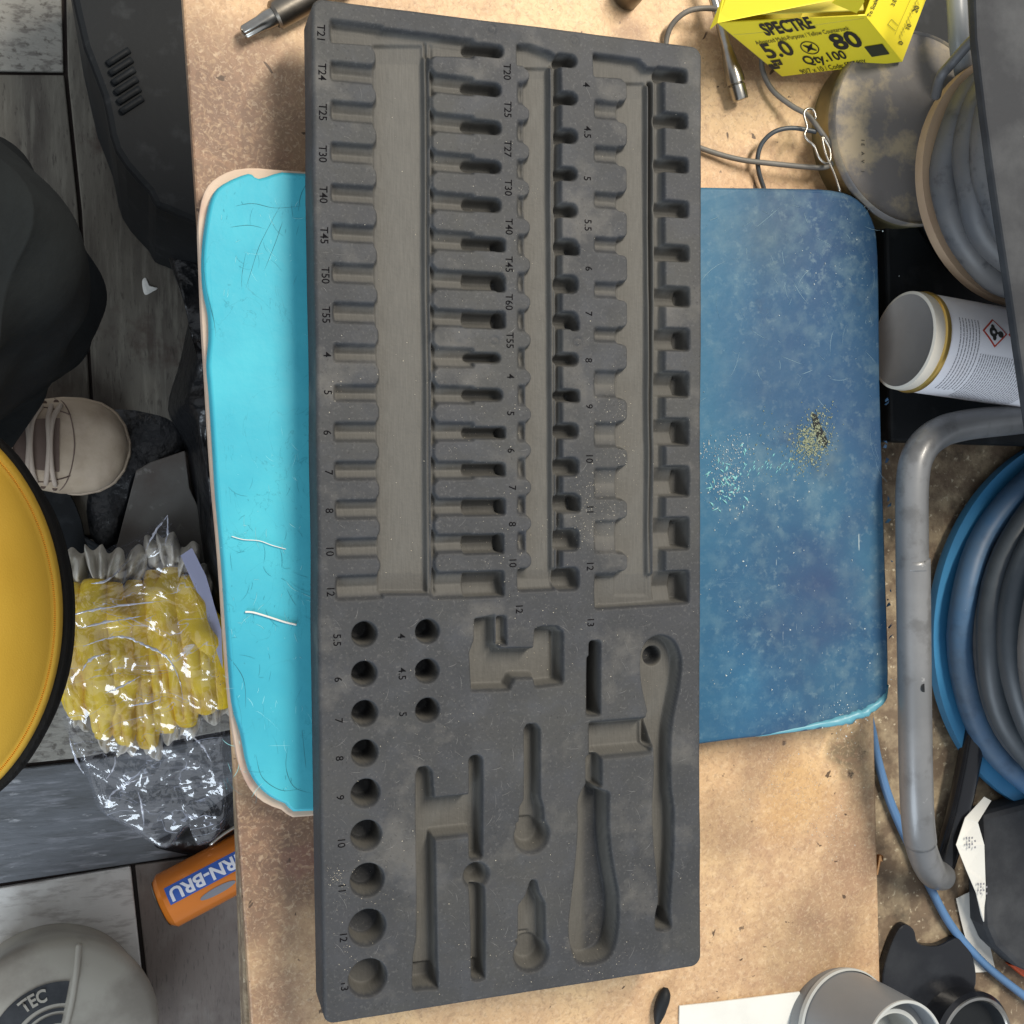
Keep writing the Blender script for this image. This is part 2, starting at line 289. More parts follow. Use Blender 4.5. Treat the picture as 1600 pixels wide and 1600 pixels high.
def film(name, white, gl):
    m = bpy.data.materials.new(name); m.use_nodes = True; nt = m.node_tree; N = nt.nodes; L = nt.links
    out = N['Material Output']; N.remove(N['Principled BSDF'])
    tc = N.new('ShaderNodeTexCoord')
    tr = N.new('ShaderNodeBsdfTransparent'); df = N.new('ShaderNodeBsdfDiffuse'); df.inputs[0].default_value = (.75, .8, .95, 1)
    gs = N.new('ShaderNodeBsdfGlossy'); gs.inputs['Roughness'].default_value = .07
    nz = N.new('ShaderNodeTexNoise'); nz.inputs['Scale'].default_value = 15; nz.inputs['Detail'].default_value = 2.5; nz.inputs['Distortion'].default_value = 1.5; L.new(tc.outputs['Object'], nz.inputs['Vector'])
    bp = N.new('ShaderNodeBump'); bp.inputs['Strength'].default_value = 1; bp.inputs['Distance'].default_value = .012; L.new(nz.outputs['Fac'], bp.inputs['Height'])
    L.new(bp.outputs[0], gs.inputs['Normal'])
    n3 = N.new('ShaderNodeTexNoise'); n3.inputs['Scale'].default_value = 10; n3.inputs['Detail'].default_value = 3; n3.inputs['Distortion'].default_value = 1.2
    m3 = N.new('ShaderNodeMapping'); m3.inputs['Scale'].default_value = (1, 2.4, 1); L.new(tc.outputs['Object'], m3.inputs[0]); L.new(m3.outputs[0], n3.inputs['Vector'])
    s3 = N.new('ShaderNodeMath'); s3.operation = 'SUBTRACT'; s3.inputs[1].default_value = .5; L.new(n3.outputs['Fac'], s3.inputs[0])
    a3 = N.new('ShaderNodeMath'); a3.operation = 'ABSOLUTE'; L.new(s3.outputs[0], a3.inputs[0])
    r3 = N.new('ShaderNodeMapRange'); r3.inputs['From Min'].default_value = 0; r3.inputs['From Max'].default_value = .006; r3.inputs['To Min'].default_value = min(1, white+.5); r3.inputs['To Max'].default_value = white; L.new(a3.outputs[0], r3.inputs[0])
    a = N.new('ShaderNodeMixShader'); L.new(r3.outputs[0], a.inputs[0]); L.new(tr.outputs[0], a.inputs[1]); L.new(df.outputs[0], a.inputs[2])
    b = N.new('ShaderNodeMixShader'); b.inputs[0].default_value = gl; L.new(a.outputs[0], b.inputs[1]); L.new(gs.outputs[0], b.inputs[2])
    L.new(b.outputs[0], out.inputs[0]); return m
m_film = film('clear_film', .045, .13)

# ------------------------------------------------------------------ setting: floor, bench, hardboard
FZ = -.72
sub = prism('floor', [(-2, -2), (2, -2), (2, 2), (-2, 2)], FZ-.05, FZ-.008, M('floor_joint', (.03, .022, .02), .9)); tag(sub, kind='structure')
fl = {
 'a': M('rough_plank', (.26, .25, .22), .8, layers=[((.10, .09, .08), 60, .5, .62, .8, (1, 2.5, 1)), ((.34, .33, .30), 20, .5, .7, .6), ((.06, .05, .04), 140, .56, .66, .7)], bump=[(70, .5, .004, (1, 2.5, 1))]),
 'b': M('worn_plank', (.13, .12, .10), .75, spec=.25, layers=[((.06, .052, .045), 7, .42, .62, .9, (2.5, .6, 1)), ((.19, .18, .15), 30, .5, .66, .6, (5, .5, 1)), ((.05, .03, .025), 10, .60, .70, .8), ((.04, .035, .03), 120, .58, .68, .6, (3, .6, 1))], bump=[(60, .2, .002, (4, 1, 1))]),
 'c': M('grey_plank', (.12, .13, .145), .55, layers=[((.07, .075, .08), 9, .42, .62, .9, (1, 5, 1)), ((.26, .27, .30), 20, .54, .68, .7, (.8, 6, 1)), ((.45, .46, .48), 60, .62, .72, .7, (.6, 2, 1)), ((.05, .05, .05), 100, .58, .68, .6, (.4, 4, 1))], bump=[(50, .3, .002, (1, 5, 1))]),
 'd': M('pale_plank', (.62, .61, .58), .5, layers=[((.35, .33, .31), 30, .5, .62, .7, (1, 4, 1)), ((.24, .21, .18), 9, .5, .75, .6)], bump=[(50, .3, .002, (1, 5, 1))]),
 'e': M('brown_plank', (.14, .115, .10), .7, layers=[((.08, .062, .056), 8, .42, .62, .85, (3, .6, 1)), ((.05, .04, .035), 100, .56, .68, .7, (4, .6, 1)), ((.2, .18, .16), 20, .5, .7, .6)], bump=[(50, .3, .002, (4, 1, 1))]),
}
planks = [('a', [(-300, -300), (88, -300), (99, 111), (-300, 107)]), ('b', [(-300, 114), (100, 117), (122, 330), (142, 640), (-300, 690)]),
 ('b', [(97, -300), (420, -300), (420, 700), (150, 700), (128, 330), (106, 117)]), ('b', [(-300, 700), (145, 648), (158, 836), (-300, 846)]),
 ('e', [(153, 706), (420, 706), (420, 900), (164, 850)]), ('a', [(-300, 852), (160, 842), (420, 905), (420, 1130), (120, 1185), (-300, 1228)]),
 ('c', [(-300, 1236), (120, 1192), (420, 1138), (420, 1318), (0, 1381), (-300, 1420)]), ('d', [(-300, 1428), (0, 1388), (204, 1354), (226, 1560), (230, 1900), (-300, 1900)]),
 ('e', [(211, 1352), (420, 1326), (600, 1300), (700, 1900), (237, 1900), (233, 1560)])]
for k, pts in planks:
    soften(pxprism('plank', pts, FZ-.008, FZ+random.uniform(-.001, .001), fl[k], sub), .0015)

bench = pxprism('workbench', [(-20+330, -500), (-20+420, 2100), (2600, 2100), (2600, -500)], -.045, -.012, m_table, None, .001); tag(bench, 'dark dusty workbench top under the tan hardboard sheet', 'workbench')
bo = pxprism('hardboard_sheet', [(268, -260), (285, 0), (392, 1600), (412, 1900), (1384, 1900), (1366, 1130), (1345, -260)], -.0115, 0, m_board_t[0], None, .0012)
tag(bo, 'tan blotched hardboard sheet lying flat on the workbench', 'board')

# ------------------------------------------------------------------ blue vinyl pad
pad = empty('seat_pad', at(800, 720, 0), 'turquoise and worn navy vinyl covered seat pad lying under the black tray', 'seat pad')
PZ = TOP-.026
outer = [(310, 345), (319, 300), (342, 275), (386, 262), (480, 268), (800, 286), (1098, 298), (1230, 300), (1290, 303), (1330, 320), (1354, 350), (1366, 400), (1369, 600), (1376, 850), (1382, 1050), (1376, 1085), (1356, 1112), (1305, 1130), (1225, 1145), (1095, 1160), (800, 1215), (497, 1275), (440, 1266), (400, 1245), (376, 1205), (366, 1160), (358, 1100), (350, 1000), (342, 880), (333, 780), (327, 700), (321, 600), (315, 500), (311, 400)]
vin = [(320, 350), (330, 306), (348, 285), (388, 268), (405, 276), (440, 266), (480, 268), (800, 279), (1098, 290), (1230, 292), (1303, 295), (1342, 309), (1366, 342), (1375, 400), (1378, 600), (1385, 850), (1391, 1050), (1385, 1090), (1364, 1116), (1310, 1136), (1230, 1149), (1098, 1165), (800, 1219), (497, 1270), (446, 1259), (412, 1240), (388, 1205), (376, 1150), (362, 1100), (354, 1000), (346, 880), (337, 780), (332, 700), (327, 620), (323, 570), (326, 530), (325, 490), (317, 450), (315, 400)]
pxprism('base_board', outer, 0.0005, PZ-.006, m_ply, pad, .001, n=3)
def pillow(name, pts, z0, z1, m, parent, edge, n=3):
    o = spline([at(x, y, z1) for x, y in pts], n, True); K = len(o); c = sum(o, Vector())/K
    v = []; f = []; rings = [(0, z0)]
    for i in range(1, 7): t = i/6*math.pi/2; rings.append((edge*(1-math.cos(t)), z0+(z1-z0)*math.sin(t)))
    nor = []
    for i in range(K):
        t = (o[(i+2) % K]-o[i-2]).normalized(); nor.append(Vector((t.y, -t.x, 0)))
    if (o[0]+nor[0]*.01-c).length > (o[0]-c).length: nor = [-q for q in nor]
    for d, z in rings:
        for i in range(K): q = o[i]+nor[i]*d; v.append((q.x, q.y, z+noise.noise(q*40)*.0004))
    R_ = len(rings)
    for r in range(R_-1):
        for i in range(K): f.append((r*K+i, r*K+(i+1) % K, (r+1)*K+(i+1) % K, (r+1)*K+i))
    f.append(tuple((R_-1)*K+i for i in range(K)))
    ob = mesh(name, v, f, m, parent, True)
    bm = bmesh.new(); bm.from_mesh(ob.data); bmesh.ops.recalc_face_normals(bm, faces=bm.faces); bm.to_mesh(ob.data); bm.free()
    ob.data.polygons[len(f)-1].use_smooth = False
    return ob
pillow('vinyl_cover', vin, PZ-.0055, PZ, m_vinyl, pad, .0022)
# torn vinyl rim flakes on the right edge
for k in range(16):
    y = random.uniform(620, 1000); p = at(1383+random.uniform(-1, 2)+(y-600)*.02, y, PZ-.003)
    v = [p+Vector((random.uniform(-.0015, .002), random.uniform(-.002, .002), random.uniform(-.001, .001))) for _ in range(4)]
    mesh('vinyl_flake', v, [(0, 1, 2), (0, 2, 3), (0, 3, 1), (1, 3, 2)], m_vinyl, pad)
def thread(label, pts, m, r=.0004, z=PZ):
    o = tube('thread', [at(x, y, z+.0006) for x, y in pts], r, m, None, 6, 5); tag(o, label, 'thread')
thread('short white curled thread lying on the turquoise end of the pad', [(383, 956), (396, 957), (420, 964), (445, 972), (463, 976)], m_whitep, .0005)
thread('faint pale fibre on the turquoise pad above the white thread', [(362, 838), (380, 843), (405, 845), (425, 852), (447, 858)], m_whitep, .00022)
m_crack = M('crack_dark', (.012, .05, .06), .8)
for pts in [[(440, 318), (425, 345), (405, 385), (392, 425), (378, 470)], [(442, 345), (430, 380), (410, 430)], [(384, 395), (378, 430), (378, 455)], [(368, 322), (395, 318), (430, 325), (470, 322)], [(480, 285), (470, 305), (466, 330)], [(325, 345), (318, 400), (322, 450), (334, 500), (337, 535), (330, 560)], [(450, 1165), (447, 1200), (460, 1230), (490, 1240)], [(400, 1180), (410, 1215), (440, 1235), (470, 1232)], [(470, 1120), (474, 1160), (478, 1200)], [(360, 355), (390, 352), (415, 358)], [(352, 1020), (380, 1060), (384, 1110)], [(478, 410), (460, 440), (448, 500)]]:
    tube('vinyl_crack', [at(x, y, PZ+.00002) for x, y in pts], [.00002, .00007, .00009, .00007, .00002], m_crack, pad, 5, 6, .5, 300)
def scratches(name, label, zone, n, z, m, wmin, wmax, lmin, lmax, parent, zf=None):
    v = []; f = []
    for k in range(n):
        x0 = random.uniform(zone[0], zone[2]); y0 = random.uniform(zone[1], zone[3]); a = random.choice([random.gauss(1.45, .25), random.uniform(0, 3.14)]); l = random.uniform(lmin, lmax)*random.random(); cv = random.uniform(-.5, .5); wd = random.uniform(wmin, wmax)
        P = [at(x0+math.cos(a+cv*t)*l*t, y0+math.sin(a+cv*t)*l*t, z) for t in (0, .25, .5, .75, 1)]
        for i in range(5):
            d = (P[min(i+1, 4)]-P[max(i-1, 0)]).normalized(); nn = Vector((-d.y, d.x, 0))*wd*(1 if 0 < i < 4 else .15)
            v += [P[i]-nn, P[i]+nn, P[i]+Vector((0, 0, .00006))]
        b = len(v)-15
        for i in range(4):
            q = b+3*i; f += [(q, q+2, q+5, q+3), (q+2, q+1, q+4, q+5)]
    o = mesh(name, v, f, m, parent); o['kind'] = 'stuff'
    if label: o['label'] = label
    return o
m_scrl = M('pale_scratch', (.22, .33, .38), .6); m_scrc = M('turquoise_scuff', (.25, .60, .64), .6); m_scrd = M('dark_scratch', (.02, .16, .21), .7)
scratches('pale_scratches', None, (1105, 300, 1370, 1120), 150, PZ+.00004, m_scrl, .00004, .00009, 8, 60, pad)
scratches('pale_scratches', None, (345, 290, 480, 1240), 130, PZ+.00004, m_scrc, .00005, .00010, 6, 40, pad)
scratches('dark_scratches', None, (340, 285, 480, 1240), 170, PZ+.00004, m_scrd, .00003, .00007, 6, 45, pad)
m_peel = M('peeled_vinyl', (.16, .42, .44), .35)
for k in range(46):
    x = random.gauss(1135, 17); y = random.gauss(752, 26); a = random.gauss(1.5, .7); l = random.uniform(4, 13)
    if x < 1106: continue
    tube('peeled_flake', [at(x, y, PZ), at(x+math.cos(a)*l*.5+1, y+math.sin(a)*l*.5, PZ+.0003), at(x+math.cos(a)*l, y+math.sin(a)*l, PZ)], [.00005, random.uniform(.0003, .0007), .00005], m_peel, pad, 6, 3, .8, 500, .5)
for k in range(26):
    x = 1160+k*3.2+random.gauss(0, 2); y = 737-k*.4+random.gauss(0, 5)
    tube('peeled_flake', [at(x, y, PZ), at(x+2, y-4, PZ+.0002), at(x+4, y-6, PZ)], [.00004, .0003, .00004], m_peel, pad, 5, 2, .8, 500, .5)
# grit on the navy half
def grit(name, label, cat, spots, z, m, smin=.0003, smax=.0010):
    v = []; f = []
    for (cx, cy, sp, n) in spots:
        for k in range(n):
            p = at(random.gauss(cx, sp), random.gauss(cy, sp*1.2), z); s = random.uniform(smin, smax)*random.uniform(.4, 1); b = len(v)
            for d in ((1, 0, .2), (-.4, .9, .1), (-.6, -.8, .3), (0, 0, 1.1)): v.append(p+Vector(d)*s+Vector((random.uniform(-s, s)*.4, random.uniform(-s, s)*.4, 0)))
            f += [(b, b+1, b+3), (b+1, b+2, b+3), (b+2, b, b+3)]
    o = mesh(name, v, f, m); tag(o, label, cat, kind='stuff'); return o
m_lichen = M('yellowish_crust', (.30, .33, .22), .9)
m_glint = M('pale_grit', (.55, .62, .62), .5)
grit('plaster_crumbs', 'yellowish crumbs stuck to the navy part of the pad', 'crumbs', [(1268, 690, 14, 700), (1284, 655, 12, 130), (1255, 718, 12, 90), (1215, 700, 25, 60)], PZ+.0002, m_lichen, .0003, .0009)
grit('pale_grit', 'pale grit and scuff specks on the navy part of the pad', 'grit', [(1135, 755, 20, 260), (1150, 700, 14, 90), (1105, 700, 8, 40), (1135, 715, 14, 60), (1200, 760, 60, 60), (1240, 1000, 90, 90), (1300, 420, 50, 50), (1330, 1120, 14, 60), (1290, 1130, 20, 30)], PZ+.0002, m_glint, .0002, .0007)
pxprism('scuff_patch', [(1268, 645), (1276, 648), (1284, 668), (1294, 690), (1290, 700), (1280, 692), (1272, 670)], PZ, PZ+.0003, m_black, pad)
tube('torn_edge', [at(1387, 1070, PZ-.002), at(1378, 1092, PZ-.001), at(1352, 1112, PZ-.0005), at(1318, 1124, PZ-.0005), at(1270, 1134, PZ-.0006), at(1180, 1150, PZ-.0014)], [.0008, .0020, .0030, .0026, .0018, .0004], M('torn_vinyl_glints', (.10, .30, .38), .4, layers=[((.5, .6, .6), 60, .6, .7, .8)]), pad, 8, 6, .8, 300)  # pale flecks in the colour stand in for highlights on the corner fold

# ------------------------------------------------------------------ the foam tray: a fine height field pressed with every pocket
RES = .35
W, Lh = TRAY_W*1000, TRAY_L*1000
nx, ny = int(W/RES)+1, int(Lh/RES)+1
gx = np.linspace(-W/2, W/2, nx); gy = np.linspace(Lh/2, -Lh/2, ny)
X, Y = np.meshgrid(gx, gy)
H = np.zeros_like(X); WR = np.zeros_like(X)
def T(px, py): p = at(px, py, TOP); return p.x*1000, p.y*1000
def Sm(t): t = np.clip(t, 0, 1); return t*t*(3-2*t)
def sd_rect(x0, y0, x1, y1, r):
    xl = T(x0, (y0+y1)/2)[0]; xr = T(x1, (y0+y1)/2)[0]; yt = T((x0+x1)/2, y0)[1]; yb = T((x0+x1)/2, y1)[1]
    cx, cy, hx, hy = (xl+xr)/2, (yt+yb)/2, (xr-xl)/2, (yt-yb)/2
    r = min(r, hx*.99, hy*.99)
    qx = np.abs(X-cx)-hx+r; qy = np.abs(Y-cy)-hy+r
    return np.hypot(np.maximum(qx, 0), np.maximum(qy, 0))+np.minimum(np.maximum(qx, qy), 0)-r, (cx, cy, hx, hy)
def sd_poly(pts, n=4, closedspline=True):
    P = [T(x, y) for x, y in pts]
    if closedspline: P = [(q.x, q.y) for q in spline([(a, b, 0) for a, b in P], n, True)]
    xs = [p[0] for p in P]; ys = [p[1] for p in P]
    d = np.full_like(X, 1e3); s = np.ones_like(X)
    bx = (gx > min(xs)-4) & (gx < max(xs)+4); by = (gy > min(ys)-4) & (gy < max(ys)+4)
    ix = np.where(bx)[0]; iy = np.where(by)[0]; sl = (slice(iy[0], iy[-1]+1), slice(ix[0], ix[-1]+1))
    x = X[sl]; y = Y[sl]; dd = np.full_like(x, 1e6); ins = np.zeros(x.shape, bool)
    for i in range(len(P)):
        ax_, ay_ = P[i]; bx_, by_ = P[(i+1) % len(P)]
        ex, ey = bx_-ax_, by_-ay_; wx, wy = x-ax_, y-ay_
        t = np.clip((wx*ex+wy*ey)/(ex*ex+ey*ey+1e-9), 0, 1)
        dd = np.minimum(dd, (wx-ex*t)**2+(wy-ey*t)**2)
        c = ((ay_ > y) != (by_ > y)) & (x < (bx_-ax_)*(y-ay_)/(by_-ay_+1e-12)+ax_); ins ^= c
    d[sl] = np.where(ins, -1, 1)*np.sqrt(dd); return d
def sd_circ(px, py, r):
    cx, cy = T(px, py); rr = (T(px+r, py)[0]-T(px-r, py)[0])/2; return np.hypot(X-cx, Y-cy)-rr
def carve(d, D, wl=1.3, wear=0):
    global H, WR
    if not isinstance(D, np.ndarray) and D < 10: D = D*.74
    H = np.minimum(H, -D*Sm(-d/wl)); 
    if wear: WR = np.maximum(WR, wear*Sm(-d/.8))
def raise_(d, wl=1.3):
    global H, WR
    H = np.maximum(H, -30*Sm(d/wl)); WR = WR*Sm(d/.8)
def groove(x0, y0, x1, y1, r, D, V=.45, wl=1.2, wear=0, ysh=0):
    d, (cx, cy, hx, hy) = sd_rect(x0, y0, x1, y1, r)
    t = np.clip(np.abs(Y-cy+ysh)/hy, 0, 1)
    carve(d, (D*.74 if D < 10 else D)*1.0001*(1-V+V*(1-t)), wl, wear)
def lerp(a, b, t): return a+(b-a)*t
# --- columns A and B with the wide strip
A = [(60-26, 68), (97, 130), (158, 192), (223, 256), (288, 319), (350, 380), (411, 444), (472, 506), (537, 567), (600, 628), (659, 691), (720, 751), (780, 812), (840, 873), (898, 938)]
B = [(56, 88), (116, 147), (177, 208), (238, 270), (300, 330), (360, 392), (421, 453), (482, 511), (542, 575), (602, 632), (659, 690), (720, 750), (778, 807), (834, 865), (893, 936)]
pinsB = [(735, 67, 787, 87), (733, 127, 783, 148), (733, 187, 783, 208), (733, 249, 783, 269), (735, 308, 783, 330), (735, 370, 786, 391), (735, 425, 787, 453), (735, 486, 787, 513), (737, 551, 782, 567), (735, 607, 785, 627), (735, 667, 785, 686), (735, 723, 787, 745), (735, 779, 788, 806), (735, 835, 786, 866), (735, 893, 788, 934)]
def strip(x0a, x0b, x1a, x1b, ya, yb, D, n=1):
    P = [(x0a, ya), (x1a, ya), (x1b, yb), (x0b, yb)]; d = sd_poly(P, closedspline=False); return d
d = strip(582, 591, 667, 672, 62, 930, 15); carve(d, 9.2, 1.2)
d = strip(583, 592, 667, 672, 84, 906, 15); WR = np.maximum(WR, Sm(-d/3.0))
carve(strip(516, 526, 735, 786, 34, 68, 0)*0+sd_poly([(516, 33), (736, 60), (736, 88), (668, 88), (600, 72), (516, 66)], closedspline=False), 7, 1.3)
for i, (a, b) in enumerate(A):
    t = i/14; x0 = lerp(515, 525, t)
    groove(x0, a, 600, b, 1.2, 7.4, .62, 1.1)
carve(strip(667, 672, 670, 674.5, 60, 932, 0), 11, .4)
carve(strip(671, 675, 682, 686, 60, 930, 0), 8.5, 1.3)
for i, (a, b) in enumerate(B): groove(674, a, 742, b, 1.2, 7.8, .6, 1.1)
for i in range(14):
    t = i/14; a = A[i][1]; b = A[i+1][0]
    d, _ = sd_rect(480, a, lerp(588, 596, t), b, 3.0); raise_(d, 1.1)
    a = B[i][1]; b = B[i+1][0]
    d, _ = sd_rect(lerp(674, 680, t), a, 725, b, 2.8); raise_(d, 1.1)
for i, (a, b, c, e) in enumerate(pinsB):
    groove(a-10, b, c, e, 2.6 if i < 5 or i in (8, 9) else .8, 10.5, .35, 1.1)
# dark square ends
for (a, b, c, e) in [(775, 374, 789, 392), (776, 432, 789, 455), (776, 487, 789, 512), (780, 668, 789, 685), (782, 725, 789, 744), (781, 780, 789, 804), (779, 835, 787, 865)]:
    d, _ = sd_rect(a, b, c, e, .5); carve(d, 13, .7)
# --- column C
bumps = [(104, 127), (163, 188), (222, 248), (280, 305), (341, 366), (400, 425), (459, 484), (518, 543), (577, 601), (635, 659), (691, 715), (749, 774), (806, 830), (864, 889)]
pinsC = [(84, 104), (143, 163), (201, 223), (260, 281), (317, 339), (373, 398), (430, 458), (487, 514), (551, 572), (608, 628), (661, 686), (715, 744), (771, 802), (826, 861), (887, 923)]
d = strip(819, 824, 863, 868, 98, 912, 0); carve(d, 9, 1.1)
d = strip(820, 825, 863, 868, 110, 898, 0); WR = np.maximum(WR, Sm(-d/2.2))
carve(sd_poly([(807, 68), (830, 69), (860, 80), (872, 88), (872, 104), (808, 102)], closedspline=False), 7, 1.2)
groove(809, 886, 870, 924, 2, 9, .3)
for i in range(13): groove(808, bumps[i][1]-1, 824, bumps[i+1][0]+1, 1, 6.5, .5, 2.0)
for a, b in bumps:
    i = bumps.index((a, b)); d, _ = sd_rect(790, a, lerp(829, 832, i/13), b, 3.2); raise_(d, 1.0)
carve(strip(864, 868, 866.5, 870.5, 98, 912, 0), 11, .4)
carve(strip(866, 871, 877, 880, 90, 915, 0), 9, 1.3)
for i, (a, b) in enumerate(pinsC): groove(868, a, lerp(901, 905, i/14), b, 2.8, 11.5, .35, 1.1)
for (a, b, c, e) in [(893, 610, 905, 628), (893, 383, 904, 398), (893, 500, 904, 516), (895, 776, 906, 800)]:
    d, _ = sd_rect(a, b, c, e, .6); carve(d, 13, .7)
# --- column D
Dl = [(84, 121), (157, 188), (228, 256), (300, 327), (370, 396), (440, 467), (511, 536), (578, 622), (659, 700), (730, 781), (812, 865), (894, 952)]
pinsD = [(106, 128), (176, 200), (245, 269), (313, 339), (382, 408), (447, 479), (512, 548), (580, 621), (653, 697), (728, 777), (808, 860), (892, 945)]
d = strip(966, 964, 1017, 1019, 122, 936, 0); carve(d, 9.2, 1.2)
d = strip(968, 965, 1017, 1019, 142, 905, 0); WR = np.maximum(WR, Sm(-d/2.5))
carve(sd_poly([(927, 82), (1000, 92), (1012, 105), (1030, 106), (1030, 128), (1000, 138), (972, 122), (928, 120)], closedspline=False), 7, 1.2)
for i, (a, b) in enumerate(Dl): groove(928 if i else 927, a, 975, b, 1, 5.6, .5, 1.6)
carve(sd_poly([(931, 900), (1075, 894), (1076, 944), (931, 953)], closedspline=False), 8.5, 1.3)
carve(strip(1016, 1018.5, 1029, 1023, 120, 936, 0), 11, 2.0)
carve(strip(1026, 1022, 1039, 1041, 112, 940, 0), 8, 1.3)
carve(strip(1017, 1019, 1019, 1021, 125, 936, 0), 12, .4)
for i in range(11):
    a = Dl[i][1]; b = Dl[i+1][0]; d, _ = sd_rect(915, a, lerp(981, 982, i/11), b, 3); raise_(d, 1.0)
for i, (a, b) in enumerate(pinsD):
    groove(1026, a, lerp(1074, 1077, min(1, i/5)), b, 1.4, 10.5, .4, 1.1)
for i, (a, b) in enumerate(pinsD):
    if i > 4: d, _ = sd_rect(lerp(1064, 1056, (i-4)/7), a+4, 1076, b-3, 1); carve(d, 12.5, 1.0)
# --- round holes
holes = [(570, 991, 18.5), (570, 1053, 18.5), (571, 1115, 19), (571, 1177, 19.5), (572, 1240, 21.5), (573, 1306, 23), (574, 1376, 25.5), (574, 1450, 28), (575, 1529, 29.5), (668, 987, 17.5), (668, 1049, 17.5), (669, 1110, 17.5)]
for i, (a, b, r) in enumerate(holes): carve(sd_circ(a, b, r), 19 if (i < 4 or i > 8) else 19-(i-3)*1.3, .9)
# --- joint pocket
carve(sd_poly([(741, 966), (775, 960), (776, 1005), (783, 1012), (834, 1012), (836, 982), (848, 978), (874, 978), (881, 992), (880, 1071), (837, 1076), (834, 1062), (806, 1062), (797, 1080), (737, 1082), (733, 1020), (740, 1000)], closedspline=False), 10, 2.2)
carve(sd_poly([(776, 963), (791, 962), (793, 1010), (776, 1008)], closedspline=False), 8, .9)
d, _ = sd_rect(868, 985, 881, 1068, 1); carve(d, 11, 1.2); d, _ = sd_rect(736, 1004, 784, 1078, 1.5); carve(d, 9.5, 3)
# --- slot, cross pocket and long screwdriver handle
d, _ = sd_rect(922, 1002, 938, 1118, 1.2); carve(d, 20, .8)
carve(sd_poly([(917, 1025), (924, 1025), (925, 1120), (916, 1120)], closedspline=False), 5, 1.2)
d, _ = sd_rect(918, 1122, 1022, 1185, 2.5); carve(d, 10.2, 5.0)
d, _ = sd_rect(916, 1180, 940, 1232, 1.5); carve(d, 10.2, .9)
d, _ = sd_rect(1012, 1112, 1022, 1168, 1.5); carve(d, 12, .9)
hand = [(917, 1222), (928, 1222), (940, 1234), (952, 1238), (953, 1255), (953, 1290), (956, 1330), (962, 1368), (968, 1405), (967, 1455), (957, 1492), (935, 1507), (906, 1508), (893, 1486), (888, 1450), (893, 1400), (900, 1340), (903, 1290), (903, 1250)]
dh = sd_poly(hand); tx = np.clip((X-T(895, 1400)[0])/(T(965, 1400)[0]-T(895, 1400)[0]), 0, 1); carve(dh, 10.2+4.3*Sm(tx*1.3), 2.6)
# --- long ratchet
rat = [(1034, 993), (1054, 1002), (1065, 1026), (1066, 1050), (1061, 1085), (1053, 1125), (1049, 1170), (1049, 1230), (1053, 1262), (1053, 1320), (1050, 1380), (1048, 1425), (1048, 1451), (1027, 1453), (1025, 1430), (1030, 1400), (1022, 1320), (1020, 1260), (1023, 1200), (1021, 1150), (1012, 1105), (1003, 1060), (1003, 1020), (1014, 1000)]
carve(sd_poly(rat), 10.5, 1.3)
d, _ = sd_rect(1026, 1428, 1048, 1452, 1); carve(d, 14, .8)
carve(sd_circ(1033, 1030, 14), 20, .8)
# --- T bar
carve(sd_poly([(651, 1210), (655, 1200), (668, 1198), (675, 1206), (679, 1260), (681, 1400), (683, 1490), (685, 1546), (646, 1547), (647, 1495), (652, 1470)], closedspline=False), 10, .9)
d, _ = sd_rect(651, 1243, 751, 1312, 1.5); carve(d, 10.2, 3.2)
d, _ = sd_rect(646, 1515, 685, 1546, 1.4); carve(d, 12.5, 1.3)
# --- breaker with ball
d, _ = sd_rect(734, 1181, 754, 1345, 2.5); carve(d, 10, .8)
carve(sd_circ(745, 1369, 22.5), 12, 4.5)
carve(sd_poly([(734, 1385), (757, 1385), (758, 1450), (758, 1530), (747, 1534), (738, 1528), (737, 1450)], closedspline=False), 10, .8)
d, _ = sd_rect(738, 1510, 757, 1533, 2.4); carve(d, 12, .8)
# --- two stubby ratchets
carve(sd_poly([(820, 1140), (825, 1132), (838, 1132), (844, 1140), (844, 1245), (849, 1262), (851, 1290), (812, 1290), (813, 1262), (820, 1250)], closedspline=False), 10, .9)
carve(sd_circ(832, 1306, 29), 11.5, 3.6); d, _ = sd_rect(808, 1285, 840, 1291, .4); raise_ridge = d; carve(d, 11.5, .5)
carve(sd_poly([(830, 1376), (838, 1376), (842, 1395), (851, 1412), (852, 1475), (810, 1475), (811, 1415), (822, 1400)], closedspline=False), 10, .9)
carve(sd_circ(831, 1491, 29), 11.5, 3.6); d, _ = sd_rect(807, 1466, 836, 1472, .4); carve(d, 11.5, .5)
# --- mould ring marks
for (a, b) in [(768, 45), (898, 64), (773, 533), (903, 535)]:
    d = np.abs(sd_circ(a, b, 6))-.55; carve(d, 1.0, .5)
def blur(A_):
    B_ = np.pad(A_, 1, mode='edge'); return (B_[:-2, 1:-1]+B_[2:, 1:-1]+B_[1:-1, :-2]+B_[1:-1, 2:]+2*A_)/6
for _ in range(5): H = blur(H)
